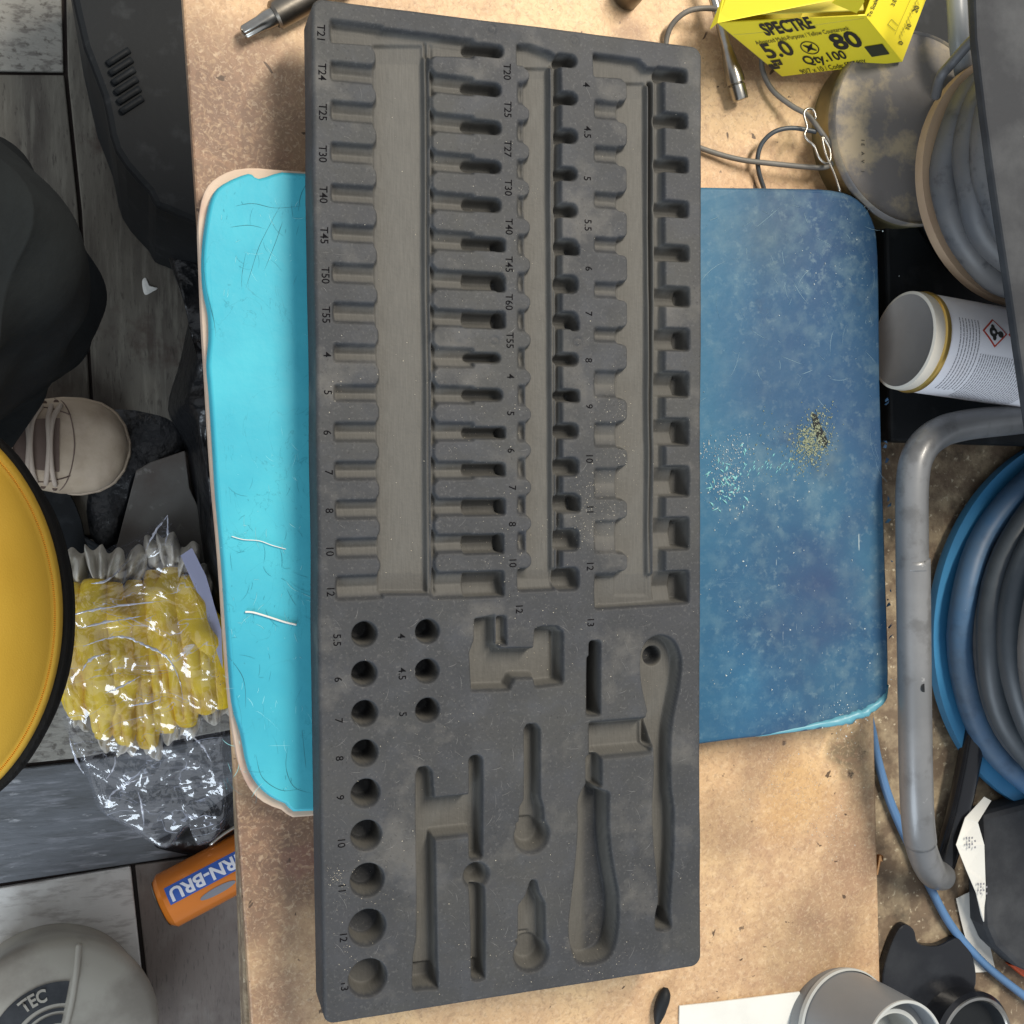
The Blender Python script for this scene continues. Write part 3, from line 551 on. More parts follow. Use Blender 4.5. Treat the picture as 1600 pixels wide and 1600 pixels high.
# uneven hand cut look, soft outer rim and overall sag
rngn = np.random.default_rng(3)
def vnoise(scale, seed):
    g = np.random.default_rng(seed).random((int(Lh/scale)+4, int(W/scale)+4))
    u = (X+W/2)/scale+1; v_ = (Lh/2-Y)/scale+1; i = u.astype(int); j = v_.astype(int); fu = u-i; fv = v_-j
    fu = fu*fu*(3-2*fu); fv = fv*fv*(3-2*fv)
    return (g[j, i]*(1-fu)+g[j, i+1]*fu)*(1-fv)+(g[j+1, i]*(1-fu)+g[j+1, i+1]*fu)*fv
dep = -H                                     # cut faces are a lighter, duller foam than the moulded skin
WR = np.maximum(WR, np.where(Y > T(800, 957)[1], .80, 1.0)*Sm((dep-2.2)/2.0)*(1-Sm((dep-11.8)/2.0)))
edge = np.minimum(np.minimum(W/2-np.abs(X), Lh/2-np.abs(Y)), 99)
H += (vnoise(35, 1)-.5)*1.2+(vnoise(9, 2)-.5)*.35+(vnoise(1.3, 4)-.5)*.09
H -= np.where(edge < 1.6, (1.6-edge)**2*.55, 0)
def topz(xm, ym):
    i = min(max(int((xm+W/2)/W*(nx-1)+.5), 0), nx-1); j = min(max(int((Lh/2-ym)/Lh*(ny-1)+.5), 0), ny-1); return TOP+H[j, i]/1000
# rounded corners
rc = 5.0; XX = X.copy(); YY = Y.copy()
ex = np.abs(X)-(W/2-rc); ey = np.abs(Y)-(Lh/2-rc); mk = (ex > 0) & (ey > 0); m_ = np.maximum(ex, ey); hyp = np.hypot(ex, ey)+1e-9
k = np.where(mk, m_/hyp, 1); XX = np.where(mk, np.sign(X)*((W/2-rc)+ex*k), X); YY = np.where(mk, np.sign(Y)*((Lh/2-rc)+ey*k), Y)
wob = (vnoise(40, 8)-.5)*.9; XX = XX+wob*np.abs(X)/(W/2)
tray = empty('tool_tray', (0, 0, PZ), 'long black foam socket set tray with empty cut out pockets lying across the blue pad', 'tool tray')
v = np.stack([XX.ravel()/1000, YY.ravel()/1000, TOP+H.ravel()/1000], 1)
idx = np.arange(nx*ny).reshape(ny, nx)
q = np.stack([idx[:-1, :-1], idx[1:, :-1], idx[1:, 1:], idx[:-1, 1:]], -1).reshape(-1, 4)
ring = np.concatenate([idx[0, :], idx[1:, -1], idx[-1, -2::-1], idx[-2:0:-1, 0]])
nr = len(ring); rows = [v[ring]]; levels = [TOP-.008, TOP-.017, PZ+.0003]
base = len(v); allv = [v]; qs = [q]; prev = ring
for lv in levels:
    r = v[ring].copy(); r[:, 2] = lv; allv.append(r); cur = np.arange(base, base+nr); base += nr
    nxt = np.roll(cur, -1); pn = np.roll(prev, -1); qs.append(np.stack([prev, pn, nxt, cur], 1)); prev = cur
v = np.concatenate(allv); q = np.concatenate(qs)
me = bpy.data.meshes.new('foam_body'); me.vertices.add(len(v)); me.vertices.foreach_set('co', v.ravel()); me.loops.add(q.size); me.loops.foreach_set('vertex_index', q.ravel().astype(np.int32))
me.polygons.add(len(q)); me.polygons.foreach_set('loop_start', np.arange(0, q.size, 4, dtype=np.int32)); me.polygons.foreach_set('loop_total', np.full(len(q), 4, dtype=np.int32)); me.update(calc_edges=True); me.validate()
at2 = me.attributes.new('wear', 'FLOAT', 'POINT'); wv = np.zeros(len(v)); wv[:nx*ny] = WR.ravel(); at2.data.foreach_set('value', wv.astype(np.float32))
body = link('foam_body', me, tray, m_foam, True)
# numbers pressed into the foam, read from top to bottom
def num(s, px, py, size=3.5, sq=1.0):
    x, y = T(px, py)
    sz = size/.7
    def fn(a, b):
        xm = x+b*sz*sq; ym = y-a*sz*.95
        return Vector((xm/1000, ym/1000, topz(x-3.5 if False else xm, ym)+.00012))
    o = text('size_number', s, fn, m_num, tray, .004, 1); return o
for s, px, py in [('T21', 501, 52), ('T24', 503, 112), ('T25', 504, 175), ('T30', 504, 240), ('T40', 505, 304), ('T45', 506, 368), ('T50', 508, 430), ('T55', 509, 492), ('4', 511, 554), ('5', 512, 613), ('6', 511, 676), ('7', 513, 738), ('8', 514, 798), ('10', 515, 861), ('12', 516, 924),
    ('T20', 792, 112), ('T25', 793, 171), ('T27', 793, 232), ('T30', 794, 293), ('T40', 795, 354), ('T45', 795, 413), ('T60', 795, 472), ('T55', 796, 532), ('4', 797, 588), ('5', 797, 646), ('6', 798, 704), ('7', 800, 762), ('8', 800, 819), ('10', 801, 879), ('12', 811, 951),
    ('4', 915, 133), ('4.5', 917, 207), ('5', 917, 279), ('5.5', 918, 352), ('6', 919, 420), ('7', 919, 490), ('8', 919, 563), ('9', 920, 635), ('10', 920, 716), ('11', 921, 796), ('12', 921, 884), ('13', 922, 972),
    ('5.5', 526, 1000), ('6', 528, 1062), ('7', 529, 1126), ('8', 530, 1185), ('9', 531, 1246), ('10', 533, 1317), ('11', 534, 1388), ('12', 536, 1464), ('13', 538, 1541), ('4', 627, 994), ('4.5', 628, 1053), ('5', 629, 1116)]:
    num(s, px, py)
# crumbs and swarf on the foam
v = []; f = []
def crumb(px, py, s):
    x, y = T(px, py)
    if abs(x) > W/2-2 or abs(y) > Lh/2-2: return
    z = topz(x, y); b = len(v); p = Vector((x/1000, y/1000, z)); a = random.uniform(0, 6); e = random.uniform(.3, 1)
    for d in ((1, 0, .1), (-.4, .8*e, .1), (-.6, -.8*e, .1), (0, 0, .9)):
        d = Matrix.Rotation(a, 3, 'Z')@Vector(d); v.append(p+d*s)
    f.extend([(b, b+1, b+3), (b+1, b+2, b+3), (b+2, b, b+3)])
for cx, cy, sp, n in [(940, 780, 26, 190), (960, 640, 22, 60), (975, 700, 18, 60), (915, 835, 20, 60), (730, 700, 40, 60), (740, 370, 40, 25), (740, 600, 45, 40), (540, 620, 30, 25), (820, 400, 25, 18), (820, 300, 15, 20), (860, 960, 60, 60), (570, 1400, 30, 40), (525, 1370, 9, 45), (620, 1290, 30, 15), (1000, 1380, 30, 18), (790, 1540-30, 40, 40), (930, 1510, 25, 60), (700, 1120, 60, 40), (1000, 1050, 60, 25), (740, 880, 40, 30), (700, 240, 60, 15), (545, 1500, 14, 20), (800, 850, 40, 50)]:
    for k in range(n): crumb(random.gauss(cx, sp), random.gauss(cy, sp), random.choice([.0002, .0002, .00028, .0004]))
for k in range(160): crumb(random.uniform(500, 1090), random.uniform(90, 1500), random.choice([.00018, .00025, .0004]))
o = mesh('sawdust', v, f, m_crumb); tag(o, 'pale dust crumbs scattered over the black foam tray', 'dust', kind='stuff')
m_scuff = M('foam_scuff', (.13, .13, .13), .8)
def tray_scuffs(n):
    v = []; f = []
    for k in range(n):
        px, py = random.uniform(495, 1085), random.choice([random.uniform(960, 1500), random.uniform(80, 1500)]); a = random.uniform(0, 3.14); l = random.uniform(3, 26)
        P = []
        for t in (0, .33, .66, 1):
            x, y = T(px+math.cos(a+t*.3)*l*t, py+math.sin(a+t*.3)*l*t)
            if abs(x) > W/2-2.5 or abs(y) > Lh/2-2.5 or topz(x, y) < TOP-.0012: P = []; break
            P.append(Vector((x/1000, y/1000, topz(x, y)+.00005)))
        if not P: continue
        b = len(v); wd = random.uniform(.00004, .00011)
        for i in range(4):
            d = (P[min(i+1, 3)]-P[max(i-1, 0)]).normalized(); nn = Vector((-d.y, d.x, 0))*wd*(1 if 0 < i < 3 else .2); v += [P[i]-nn, P[i]+nn]
        f += [(b+2*i, b+2*i+1, b+2*i+3, b+2*i+2) for i in range(3)]
    o = mesh('surface_scuffs', v, f, m_scuff, tray); o['kind'] = 'stuff'
tray_scuffs(420)

# ------------------------------------------------------------------ tools on the hardboard
# torx bit socket upper left
p0 = at(380, 52, .006); p1 = at(520, -26, .010); axv = (p1-p0); Lb = axv.length; axn = axv.normalized()
bit = empty('torx_bit', p0, 'steel star bit lying on the hardboard at the upper left corner of the tray', 'screwdriver bit')
v = []; f = []; seg = 48; a = axn.orthogonal().normalized(); b = axn.cross(a)
prof = [(0, .0022, 1), (.0006, .0031, 1), (.009, .0034, 1), (.0125, .0043, .15), (.017, .0045, 0), (.0175, .0045, 0)]
for (h, r, star) in prof:
    for s in range(seg):
        th = 2*math.pi*s/seg; rr = r*(1+star*.13*math.cos(6*th)); v.append(p0+axn*h+(a*math.cos(th)+b*math.sin(th))*rr)
for i in range(len(prof)-1):
    for s in range(seg): f.append((i*seg+s, i*seg+(s+1) % seg, (i+1)*seg+(s+1) % seg, (i+1)*seg+s))
f.append(tuple(range(seg)))
mesh('star_tip', v, f, m_steel, bit, True)
lathe('bit_holder', p0+axn*.0165, axn, [(0, 0), (.0055, 0), (.0066, .0012), (.0068, .006), (.0068, .04), (.0066, .045), (0, .045)], m_steeld, bit, 40)
# little socket at the top
p = at(977, -4, .0); sk = empty('small_socket', p, 'small steel socket standing on the hardboard above the tray', 'socket')
lathe('socket_wall', p, (.05, .12, 1), [(.0068, 0), (.0074, .001), (.0074, .014), (.0068, .0165), (.0052, .0165), (.0048, .0155), (.0048, .006), (0, .006)], m_steeld, sk, 40)
# extension bar
p0 = at(1157, 156, .008); p1 = at(1108, -30, .012); d = (p1-p0).normalized()
eb = empty('extension_bar', p0, 'steel extension bar with square end lying beside the yellow box', 'extension bar')
lathe('socket_end', p0, d, [(0, .0005), (.0034, .0005), (.0042, .0), (.0044, .001), (.0044, .0075), (.0037, .0085)], m_steel, eb, 32)
lathe('shaft', p0+d*.008, d, [(.0036, 0), (.0049, .0008), (.0050, .004), (.0042, .010), (.0029, .019), (.0028, .0200), (.0026, .0205), (.0026, .09), (0, .09)], m_steel, eb, 32)
# black rubber bung
o = tube('rubber_bung', [at(1026, 1602, .004), at(1032, 1575, .004), at(1038, 1556, .004), at(1040, 1543, .003)], [.001, .0034, .0038, .0032, .0012], m_black, None, 16, 5); tag(o, 'small black rubber bung on the hardboard below the tray', 'rubber bung')
# copper rivet
p = at(1369, 1366, -.008); q2 = at(1377, 1328, -.008); d = (q2-p).normalized(); rv = empty('copper_rivet', p, 'tiny copper rivet lying on the dusty bench at the hardboard edge', 'rivet')
lathe('shank', p, d, [(0, 0), (.0012, .0), (.0012, .0085)], m_copper, rv, 16); lathe('rivet_head', p+d*.0085, d, [(0, 0), (.0022, 0), (.0024, .0008), (.0018, .003), (0, .0035)], m_copper, rv, 20)

# ------------------------------------------------------------------ cables
def cable(label, pts, r, m, cat='cable', name='cable', seg=12):
    o = tube(name, [at(x, y, z) for x, y, z in pts], r, m, None, seg, 8); return tag(o, label, cat)
cable('grey cable looping from behind the tray corner under the yellow box to the tin', [(1040, 110, .003), (1040, 72, .003), (1048, 42, .006), (1070, 20, .010), (1098, 13, .012), (1130, 18, .012), (1170, 45, .010), (1188, 80, .008), (1192, 112, .006), (1208, 142, .007), (1238, 166, .010), (1262, 180, .014), (1282, 205, .018), (1300, 232, .018), (1303, 250, .016), (1290, 261, .014), (1262, 261, .012), (1210, 256, .010), (1160, 250, .006), (1120, 240, .004), (1080, 226, .003)], .00145, m_cable)
cable('dark thin cable curving up between the blue pad and the tin', [(1200, 330, .003), (1195, 300, .003), (1186, 270, .005), (1184, 245, .007), (1192, 222, .009), (1212, 205, .012), (1240, 200, .014), (1275, 206, .016)], .00125, m_cablek)
cable('grey cable crossing above the tan cable reel at the top right', [(1462, 150, .05), (1470, 120, .065), (1486, 100, .07), (1520, 62, .08), (1560, 30, .09)], .0026, m_cable2)
cable('blue cable running under the grey bent tube on the bench', [(1350, 1090, -.008), (1362, 1140, -.008), (1372, 1190, -.008), (1392, 1255, -.008), (1425, 1330, -.008), (1455, 1390, -.008), (1482, 1440, -.008), (1515, 1482, -.008), (1560, 1525, -.008), (1660, 1600, -.008)], .0026, M('blue_sheath', (.09, .19, .36), .45))
# spring wire clip
o = tube('wire_clip', [at(*q, .02) for q in [(1313, 300), (1303, 270), (1290, 240), (1285, 214), (1296, 232), (1297, 250), (1289, 255), (1279, 245), (1272, 228), (1262, 219), (1257, 210), (1261, 198), (1256, 178), (1262, 170), (1271, 172), (1275, 186)]], .0007, m_steel, None, 8, 5)
tag(o, 'thin bent spring wire clip at the left side of the tin', 'wire clip')

# ------------------------------------------------------------------ tin, cable reels, black case behind them
tc_ = at(1432, 200, .024); tin = empty('round_tin', (tc_.x, tc_.y, -.012), 'low round grey metal tin with dirty flat lid behind the blue pad', 'tin')
rt = (at(1432, 50, .024)-at(1432, 352, .024)).length/2
lathe('tin_wall', (tc_.x, tc_.y, -.011), (0, 0, 1), [(rt*.97, 0), (rt*.985, .004), (rt*.97, .006), (rt*.97, .024), (rt*1.0, .026), (rt*1.0, .033)], m_brass, tin, 96)
lathe('lid', (tc_.x, tc_.y, .0185), (0, 0, 1), [(rt*1.004, 0), (rt*1.008, .0045), (rt*.995, .0058), (rt*.98, .0052), (rt*.975, .0045), (0, .0045)], m_tin, tin, 96)
for k, (s, y) in enumerate(zip('IEAVI', (219, 226, 240, 252, 268))):
    p = at(1348, y, .0234)
    text('printed_letter', s, lambda a, b, p=p: p+Vector((b*.003, -a*.003, 0)), m_ink, tin)
cs = pxprism('black_case', [(1384, 350), (1420, 330), (1480, 420), (1720, 420), (1720, 700), (1392, 690)], -.0115, .004, m_black, None, .002); tag(cs, 'flat black plastic case on the bench behind the spray can', 'case')
cs2 = pxprism('black_storage_box', [(1290, -160), (1700, -160), (1700, 100), (1470, 130), (1440, 110), (1300, 60)], -.0115, -.002, m_black, None, .002); tag(cs2, 'low black plastic box under the yellow screw box', 'storage box')
def reel(name, label, cat, cx, cy, ry, z0, flange_m, coils, core_m, zf=.004):
    c = at(cx, cy, z0); r = (at(cx, cy-ry, z0)-at(cx, cy+ry, z0)).length/2
    e = empty(name, c, label, cat)
    lathe('flange', c, (0, 0, 1), [(0, 0), (r, 0), (r*1.004, zf/2), (r, zf), (r*.3, zf), (0, zf)], flange_m, e, 128)
    z = z0+zf
    for (k, rr, cr, m) in coils:
        v = []; pts = []
        off = Vector((random.uniform(-1, 1)*.0015, random.uniform(-1, 1)*.0015, 0))
        for s in range(64):
            th = 2*math.pi*s/64; q = c+off+Vector((math.cos(th)*r*rr, math.sin(th)*r*rr, 0)); q += Vector((math.cos(th), math.sin(th), 0))*.0035*noise.noise(Vector((math.cos(th)*1.5, math.sin(th)*1.5, z*90)))+Vector((0, 0, .005*noise.noise(Vector((math.cos(th)*1.8+9, math.sin(th)*1.8, z*70))))); q.z += z+cr-q.z+(q.z-c.z); pts.append(q)
        tube('coil_turn', pts, cr, m, e, 12, 1, closed=True, up=Vector((0, 0, 1)))
        z += cr*k
    lathe('hub', c+Vector((0, 0, zf)), (0, 0, 1), [(r*.62, 0), (r*.62, z-z0)], core_m, e, 64)
    if z0 > .02: lathe('base_flange', (c.x, c.y, -.011), (0, 0, 1), [(0, 0), (r*.6, 0), (r*.6, z0+.011), (0, z0+.011)], core_m, e, 96)
    return e
reel('cable_reel', 'tan rimmed cable reel wound with thick grey cable at the top right', 'cable reel', 1592, 285, 196, .036, m_tan,
     [(1.8, .88, .0080, m_cable2), (1.8, .86, .0085, m_cable2), (1.8, .88, .008, m_cable2), (1.8, .88, .008, m_cable2)], m_cablek, .006)
reel('hose_reel', 'large blue flanged reel wound with dark hose at the right edge', 'hose reel', 1700, 975, 300, -.006, m_bluef,
     [(1.2, .90, .0075, m_hoseb), (.9, .80, .0075, m_cable2), (1.3, .86, .0075, m_cablek), (.8, .74, .007, m_cable2), (1.4, .82, .0075, m_cablek), (.7, .70, .0075, m_cablek), (1.4, .84, .007, m_cable2), (1.4, .80, .007, m_cablek), (1.4, .78, .007, m_cable2)], m_cablek, .006)
pn = empty('speckled_panel', at(1600, 200, .09), 'dark grey speckled panel edge standing over the cable reel at the right', 'panel')
pxprism('panel_board', [(1522, -80), (1527, 60), (1541, 180), (1556, 290), (1577, 430), (1600, 590), (1616, 700), (1900, 700), (1900, -80)], .098, .104, m_dark, pn, .0015)
pxprism('panel_leg', [(1890, 500), (1900, 500), (1900, 560), (1890, 560)], .0, .0975, m_dark, pn, .001)
pp = tube('plastic_pipe', [at(1492, -60, .045), at(1496, 20, .045), at(1500, 80, .04), at(1508, 120, .03), at(1514, 180, .02)], .0052, m_grey, None, 16, 6); tag(pp, 'grey plastic pipe standing behind the yellow box at the top', 'pipe')

# spray can lying
c0 = at(1411, 532, .030); dirv = Vector((.995, -.105, .0)); dirv.normalize()
rs = .0270
can = empty('spray_can', (c0.x, c0.y, .004), 'white spray can lying on its side with hazard label, gold rim and grey base', 'spray can')
lathe('can_end', c0, dirv, [(0, .005), (rs*.6, .004), (rs*.86, .0005), (rs*.93, -.0005)], m_canbase, can, 80)
lathe('end_rim', c0, dirv, [(rs*.93, -.0005), (rs*.99, .0), (rs*1.0, .004), (rs*.98, .0062)], M('cream_rim', (.62, .58, .5), .4), can, 80)
lathe('gold_band', c0, dirv, [(rs*.98, .0062), (rs*1.02, .0068), (rs*1.03, .0080), (rs*1.02, .0092), (rs*.99, .0098)], m_gold, can, 80)
lathe('can_body', c0, dirv, [(rs*.99, .0098), (rs*1.0, .012), (rs, .16), (0, .16)], m_white, can, 96)
side = dirv.cross(Vector((0, 0, 1))).normalized()
def oncan(h, arc, lift=.0002):               # h along the axis, arc in metres round from the top, toward the bottom of the photo
    th = arc/rs; n = Vector((0, 0, 1))*math.cos(th)+side*math.sin(th)
    return c0+dirv*h+n*(rs+lift)
def wrapquad(name, h0, a0, h1, a1, m, lift=.0002):
    n = 6; v = [oncan(h0+(h1-h0)*i/2, a0+(a1-a0)*j/n, lift) for i in range(3) for j in range(n+1)]
    f = [(i*(n+1)+j, i*(n+1)+j+1, (i+1)*(n+1)+j+1, (i+1)*(n+1)+j) for i in range(2) for j in range(n)]
    return mesh(name, v, f, m, can)
words = ['keep away from', 'pressurised container', 'do not pierce or burn', 'protect from sunlight', 'extremely flammable', 'use in ventilated area', 'shake well before use', 'avoid release outdoors', 'wash hands after use', 'dispose of container']
# small print rows run round the can
def printrow(h, a0, a1, k):
    v = []; f = []; a = a0
    while a < a1:
        ln = random.uniform(.0006, .0026); b = len(v)
        for (x, y) in ((0, 0), (.00055, 0), (.00055, ln), (0, ln)): v.append(oncan(h+x, a+y))
        f.append((b, b+1, b+2, b+3)); a += ln+.0004
    return v, f
AV = []; AF = []
for k in range(7):
    v, f = printrow(.0150+k*.0020, -.012, .030, k); b = len(AV); AV += v; AF += [tuple(i+b for i in q) for q in f]
for k in range(26):
    v, f = printrow(.0295+k*.0016, .006, .038, k); b = len(AV); AV += v; AF += [tuple(i+b for i in q) for q in f]
o = mesh('small_print', AV, AF, m_inkg, can); o['kind'] = 'stuff'
for (h, a, s) in [(.0375, -.0065, .0082), (.0545, -.0065, .0082)]:
    def dm(rr, m, lift, nm):
        v = []; n = 8
        for cx_, cy_ in ((1, 0), (0, 1), (-1, 0), (0, -1)): v.append((cx_*rr, cy_*rr))
        vv = []; ff = []
        for i in range(n+1):
            for j in range(n+1):
                u = i/n; w_ = j/n
                x = v[0][0]*(1-u)*(1-w_)+v[1][0]*u*(1-w_)+v[2][0]*u*w_+v[3][0]*(1-u)*w_
                y = v[0][1]*(1-u)*(1-w_)+v[1][1]*u*(1-w_)+v[2][1]*u*w_+v[3][1]*(1-u)*w_
                vv.append(oncan(h+x, a+y, lift))
        for i in range(n):
            for j in range(n): ff.append((i*(n+1)+j, (i+1)*(n+1)+j, (i+1)*(n+1)+j+1, i*(n+1)+j+1))
        return mesh(nm, vv, ff, m, can)
    dm(s, m_red, .0003, 'hazard_diamond'); dm(s*.84, m_white, .00045, 'diamond_field')
    # health hazard figure: dark head and body with a pale starburst
    def blob(cx_, cy_, rx_, ry_, m, lift, nm, star=0):
        vv = [oncan(h+cx_, a+cy_, lift)]; n = 20
        for i in range(n):
            t = 2*math.pi*i/n; k = 1+star*(1 if i % 2 else -1); vv.append(oncan(h+cx_+rx_*k*math.cos(t), a+cy_+ry_*k*math.sin(t), lift))
        mesh(nm, vv, [(0, 1+i, 1+(i+1) % n) for i in range(n)], m, can)
    blob(.0036, .0008, .0018, .0018, m_ink, .0006, 'hazard_head'); blob(-.0012, 0, .0026, .0028, m_ink, .0006, 'hazard_torso')
    blob(-.0012, -.0028, .0012, .0016, m_ink, .0006, 'hazard_arm'); blob(-.0006, .0030, .0012, .0016, m_ink, .0006, 'hazard_arm'); blob(.0014, .0003, .0018, .0006, m_ink, .0006, 'hazard_neck')
    blob(-.0012, .0002, .0009, .0009, m_white, .0008, 'hazard_star', .45)

# ------------------------------------------------------------------ bent grey tube
tb = empty('bent_tube_frame', at(1430, 1000, -.012), 'grey painted bent steel tube leg lying upright beside the blue hose reel', 'tube frame')
tr_ = .0086
pts = [(1700, 640, .02), (1600, 654, .026), (1510, 664, .032), (1465, 678, .036), (1437, 706, .038), (1426, 750, .038), (1425, 850, .037), (1427, 1000, .036), (1430, 1150, .034), (1433, 1270, .03), (1440, 1325, .022), (1456, 1362, .010), (1470, 1368, -.002)]
tube('tube_bar', [at(*q) for q in pts], tr_, m_tube, tb, 32, 10)
tube('tube_sleeve', [at(1426.5, 890, .0367), at(1427, 895, .0366), at(1430, 1150, .0342), at(1433, 1262, .0305), at(1438, 1315, .0246)], tr_*1.045, m_tube, tb, 32, 6)
tube('rear_bar', [at(1466, 1372, -.004), at(1480, 1330, -.003), at(1497, 1270, -.001), at(1512, 1200, .0), at(1530, 1100, .0)], tr_*.8, m_blackg, tb, 24, 6)
hp = at(1443, 1074, .0430); lathe('bolt_hole', hp, (.30, 0, .95), [(0, .0010), (.0024, .0010), (.0028, .0004)], m_black, tb, 24)

# ------------------------------------------------------------------ yellow screw box
yb = empty('screw_box', at(1300, 60, .0), 'open yellow cardboard screw box marked 5.0 x 80 at the top', 'screw box')
Pz = lambda x, y, z: at(x, y, z)
A0 = Pz(1222, 119, .006); B0 = Pz(1410, 96, .026); C0 = Pz(1122, 36, .050)
fn_n = (B0-A0).cross(C0-A0).normalized()
if fn_n.dot(Vector(campos)-A0) < 0: fn_n = -fn_n
def pl(px, py, lift=0):
    d = Vector(ray(px, py)); o_ = Vector(campos); t = (A0-o_).dot(fn_n)/d.dot(fn_n); return o_+d*t+fn_n*lift
D0 = pl(1352, 24); E0 = Pz(1470, -62, .034)
G0 = D0+(E0-B0)*.92
H0 = Pz(1190, -75, .056); Hb = Pz(1280, -60, .014)
def panel(name, q, m, th=.0006):
    q = [Vector(p) for p in q]; n = (q[1]-q[0]).cross(q[2]-q[0]).normalized()*th; K = len(q)
    if n.dot(Vector(campos)-q[0]) < 0: n = -n
    v = q+[p-n for p in q]; f = [tuple(range(K)), tuple(range(2*K-1, K-1, -1))]+[(i, K+i, K+(i+1) % K, (i+1) % K) for i in range(K)]
    return mesh(name, v, f, m, yb)
panel('front_panel', [A0, B0, D0, C0], m_yel)
panel('side_panel', [B0, E0, G0, D0], m_yel)
panel('back_panel', [E0, Hb, H0, G0], m_yel); panel('left_panel', [Hb, A0, C0, H0], m_yelin); panel('bottom_panel', [A0, Hb, E0, B0], m_yel)
fl0 = Pz(1110, 40, .066); fl1 = Pz(1112, 34, .067)
panel('flap', [pl(1109, 40, .002), pl(1120, 30, .002), Pz(1300, 0, .072), Pz(1340, -20, .074), Pz(1150, -40, .068), Pz(1130, -6, .060)], m_yel)
panel('inner_flap', [pl(1126, 27, -.001), pl(1350, 18, -.001), Pz(1345, -30, .058), Pz(1200, -20, .044)], m_yelin)
panel('inner_flap', [pl(1300, 2, .001), pl(1338, 18, .001), pl(1350, 0, .001), pl(1346, -40, .001)], m_yel)
tube('fold_crease', [pl(1146, 54), pl(1200, 49), pl(1350, 28)], .00025, m_yelin, yb, 6, 3)
def onfront(cx, cy, w_, h_, ang=-.085, sk=0):       # place lettering by its centre on the tilted front face
    c = pl(cx, cy, .0004); ux = (pl(cx+10, cy-1.6, .0004)-c)/10; uy = (pl(cx-7.5, cy-10, .0004)-c)/10
    return lambda a, b: c+ux*a*w_+uy*b*h_
for s, cx, cy, w_, h_, bold in [('SPECTRE', 1230, 41, 20, 25, .035), ('Advanced Multi-Purpose / Yellow Countersunk', 1253, 55, 7.6, 9, .0), ('5.0', 1215, 78, 37, 31, .022), ('80', 1322, 64, 44, 33, .03), ('Qty.100', 1288, 90, 20, 18, .02), ('90/7 x 10 / Code: SPE580Y', 1302, 104, 9.4, 10, 0)]:
    text('box_lettering', s, onfront(cx, cy, w_, h_), m_ink, yb, bold)
def fshape(name, cx, cy, w_, h_, pts, m):
    fn = onfront(cx, cy, w_, h_); mesh(name, [fn(*p) for p in pts], [tuple(range(len(pts)))], m, yb)
fn = onfront(1265, 74, 13, 10); rg = [(math.cos(t*math.pi/16), math.sin(t*math.pi/16)) for t in range(32)]
mesh('cross_symbol_ring', [fn(*p) for p in rg]+[fn(p[0]*.88, p[1]*.88) for p in rg], [(i, (i+1) % 32, 32+(i+1) % 32, 32+i) for i in range(32)], m_ink, yb)
for k in (0, 1): 
    a = math.pi/4+k*math.pi/2; u = (math.cos(a), math.sin(a)); w2 = (-u[1]*.17, u[0]*.17)
    fshape('cross_symbol', 1265, 74, 13, 10, [(u[0]*.75+w2[0]*.3, u[1]*.75+w2[1]*.3), (w2[0]*1.4, w2[1]*1.4), (-u[0]*.75+w2[0]*.3, -u[1]*.75+w2[1]*.3), (-u[0]*.75-w2[0]*.3, -u[1]*.75-w2[1]*.3), (-w2[0]*1.4, -w2[1]*1.4), (u[0]*.75-w2[0]*.3, u[1]*.75-w2[1]*.3)], m_ink)
fshape('dark_logo_square', 1370, 78, 14, 8, [(-1, -1), (1, -1), (1, 1), (-1, 1)], M('dark_green_ink', (.03, .035, .02), .5))
fshape('small_logo', 1212, 100, 11, 6.5, [(-1, -1), (.2, -1), (.4, -.2), (.9, -.3), (1, 1), (-.4, 1), (-.2, .2), (-1, .3)], m_ink)
text('box_lettering', 'CE', onfront(1213, 100, 10, 9), m_yel, yb, .02)
# right side scale
sn = (E0-B0).cross(D0-B0).normalized()
if sn.dot(Vector(campos)-B0) < 0: sn = -sn
def onside(px, py):
    d = Vector(ray(px, py)); o_ = Vector(campos); t = (B0-o_).dot(sn)/d.dot(sn); return o_+d*t+sn*.0004
def sidebar(x0, y0, x1, y1, w_=.8):
    a = onside(x0, y0); b = onside(x1, y1); dd = (b-a).normalized().cross(sn)*w_*.00014
    return [a-dd, b-dd, b+dd, a+dd]
bars = [(1404, 60, 1432, 0), (1397, 54, 1423, -4), (1386, 38, 1398, 48), (1386, 38, 1392, 30), (1392, 30, 1402, 40)]
for k in range(12): 
    x = 1404+k*2.7; y = 62-k*5.8; L_ = 12 if k % 5 == 0 else 8; bars.append((x, y-8, x+L_*.35, y-8+L_))
v = []; f = []
for b in bars: q = sidebar(*b); n = len(v); v += q; f.append((n, n+1, n+2, n+3))
mesh('printed_scale', v, f, m_ink, yb)
for s, cx, cy, h_ in [('0', 1407, 67, 11), ('10', 1419, 42, 10), ('20', 1431, 14, 11), ('To Scale', 1363, 12, 9), ('3.0', 1396, 4, 9)]:
    c = onside(cx, cy); u = (onside(cx+4, cy-9)-c)/9.8; u2 = (onside(cx-9, cy-4)-c)/9.8
    text('scale_lettering', s, lambda a, b, c=c, u=u, u2=u2, h_=h_: c+u*a*h_+u2*b*h_, m_ink, yb, .01)

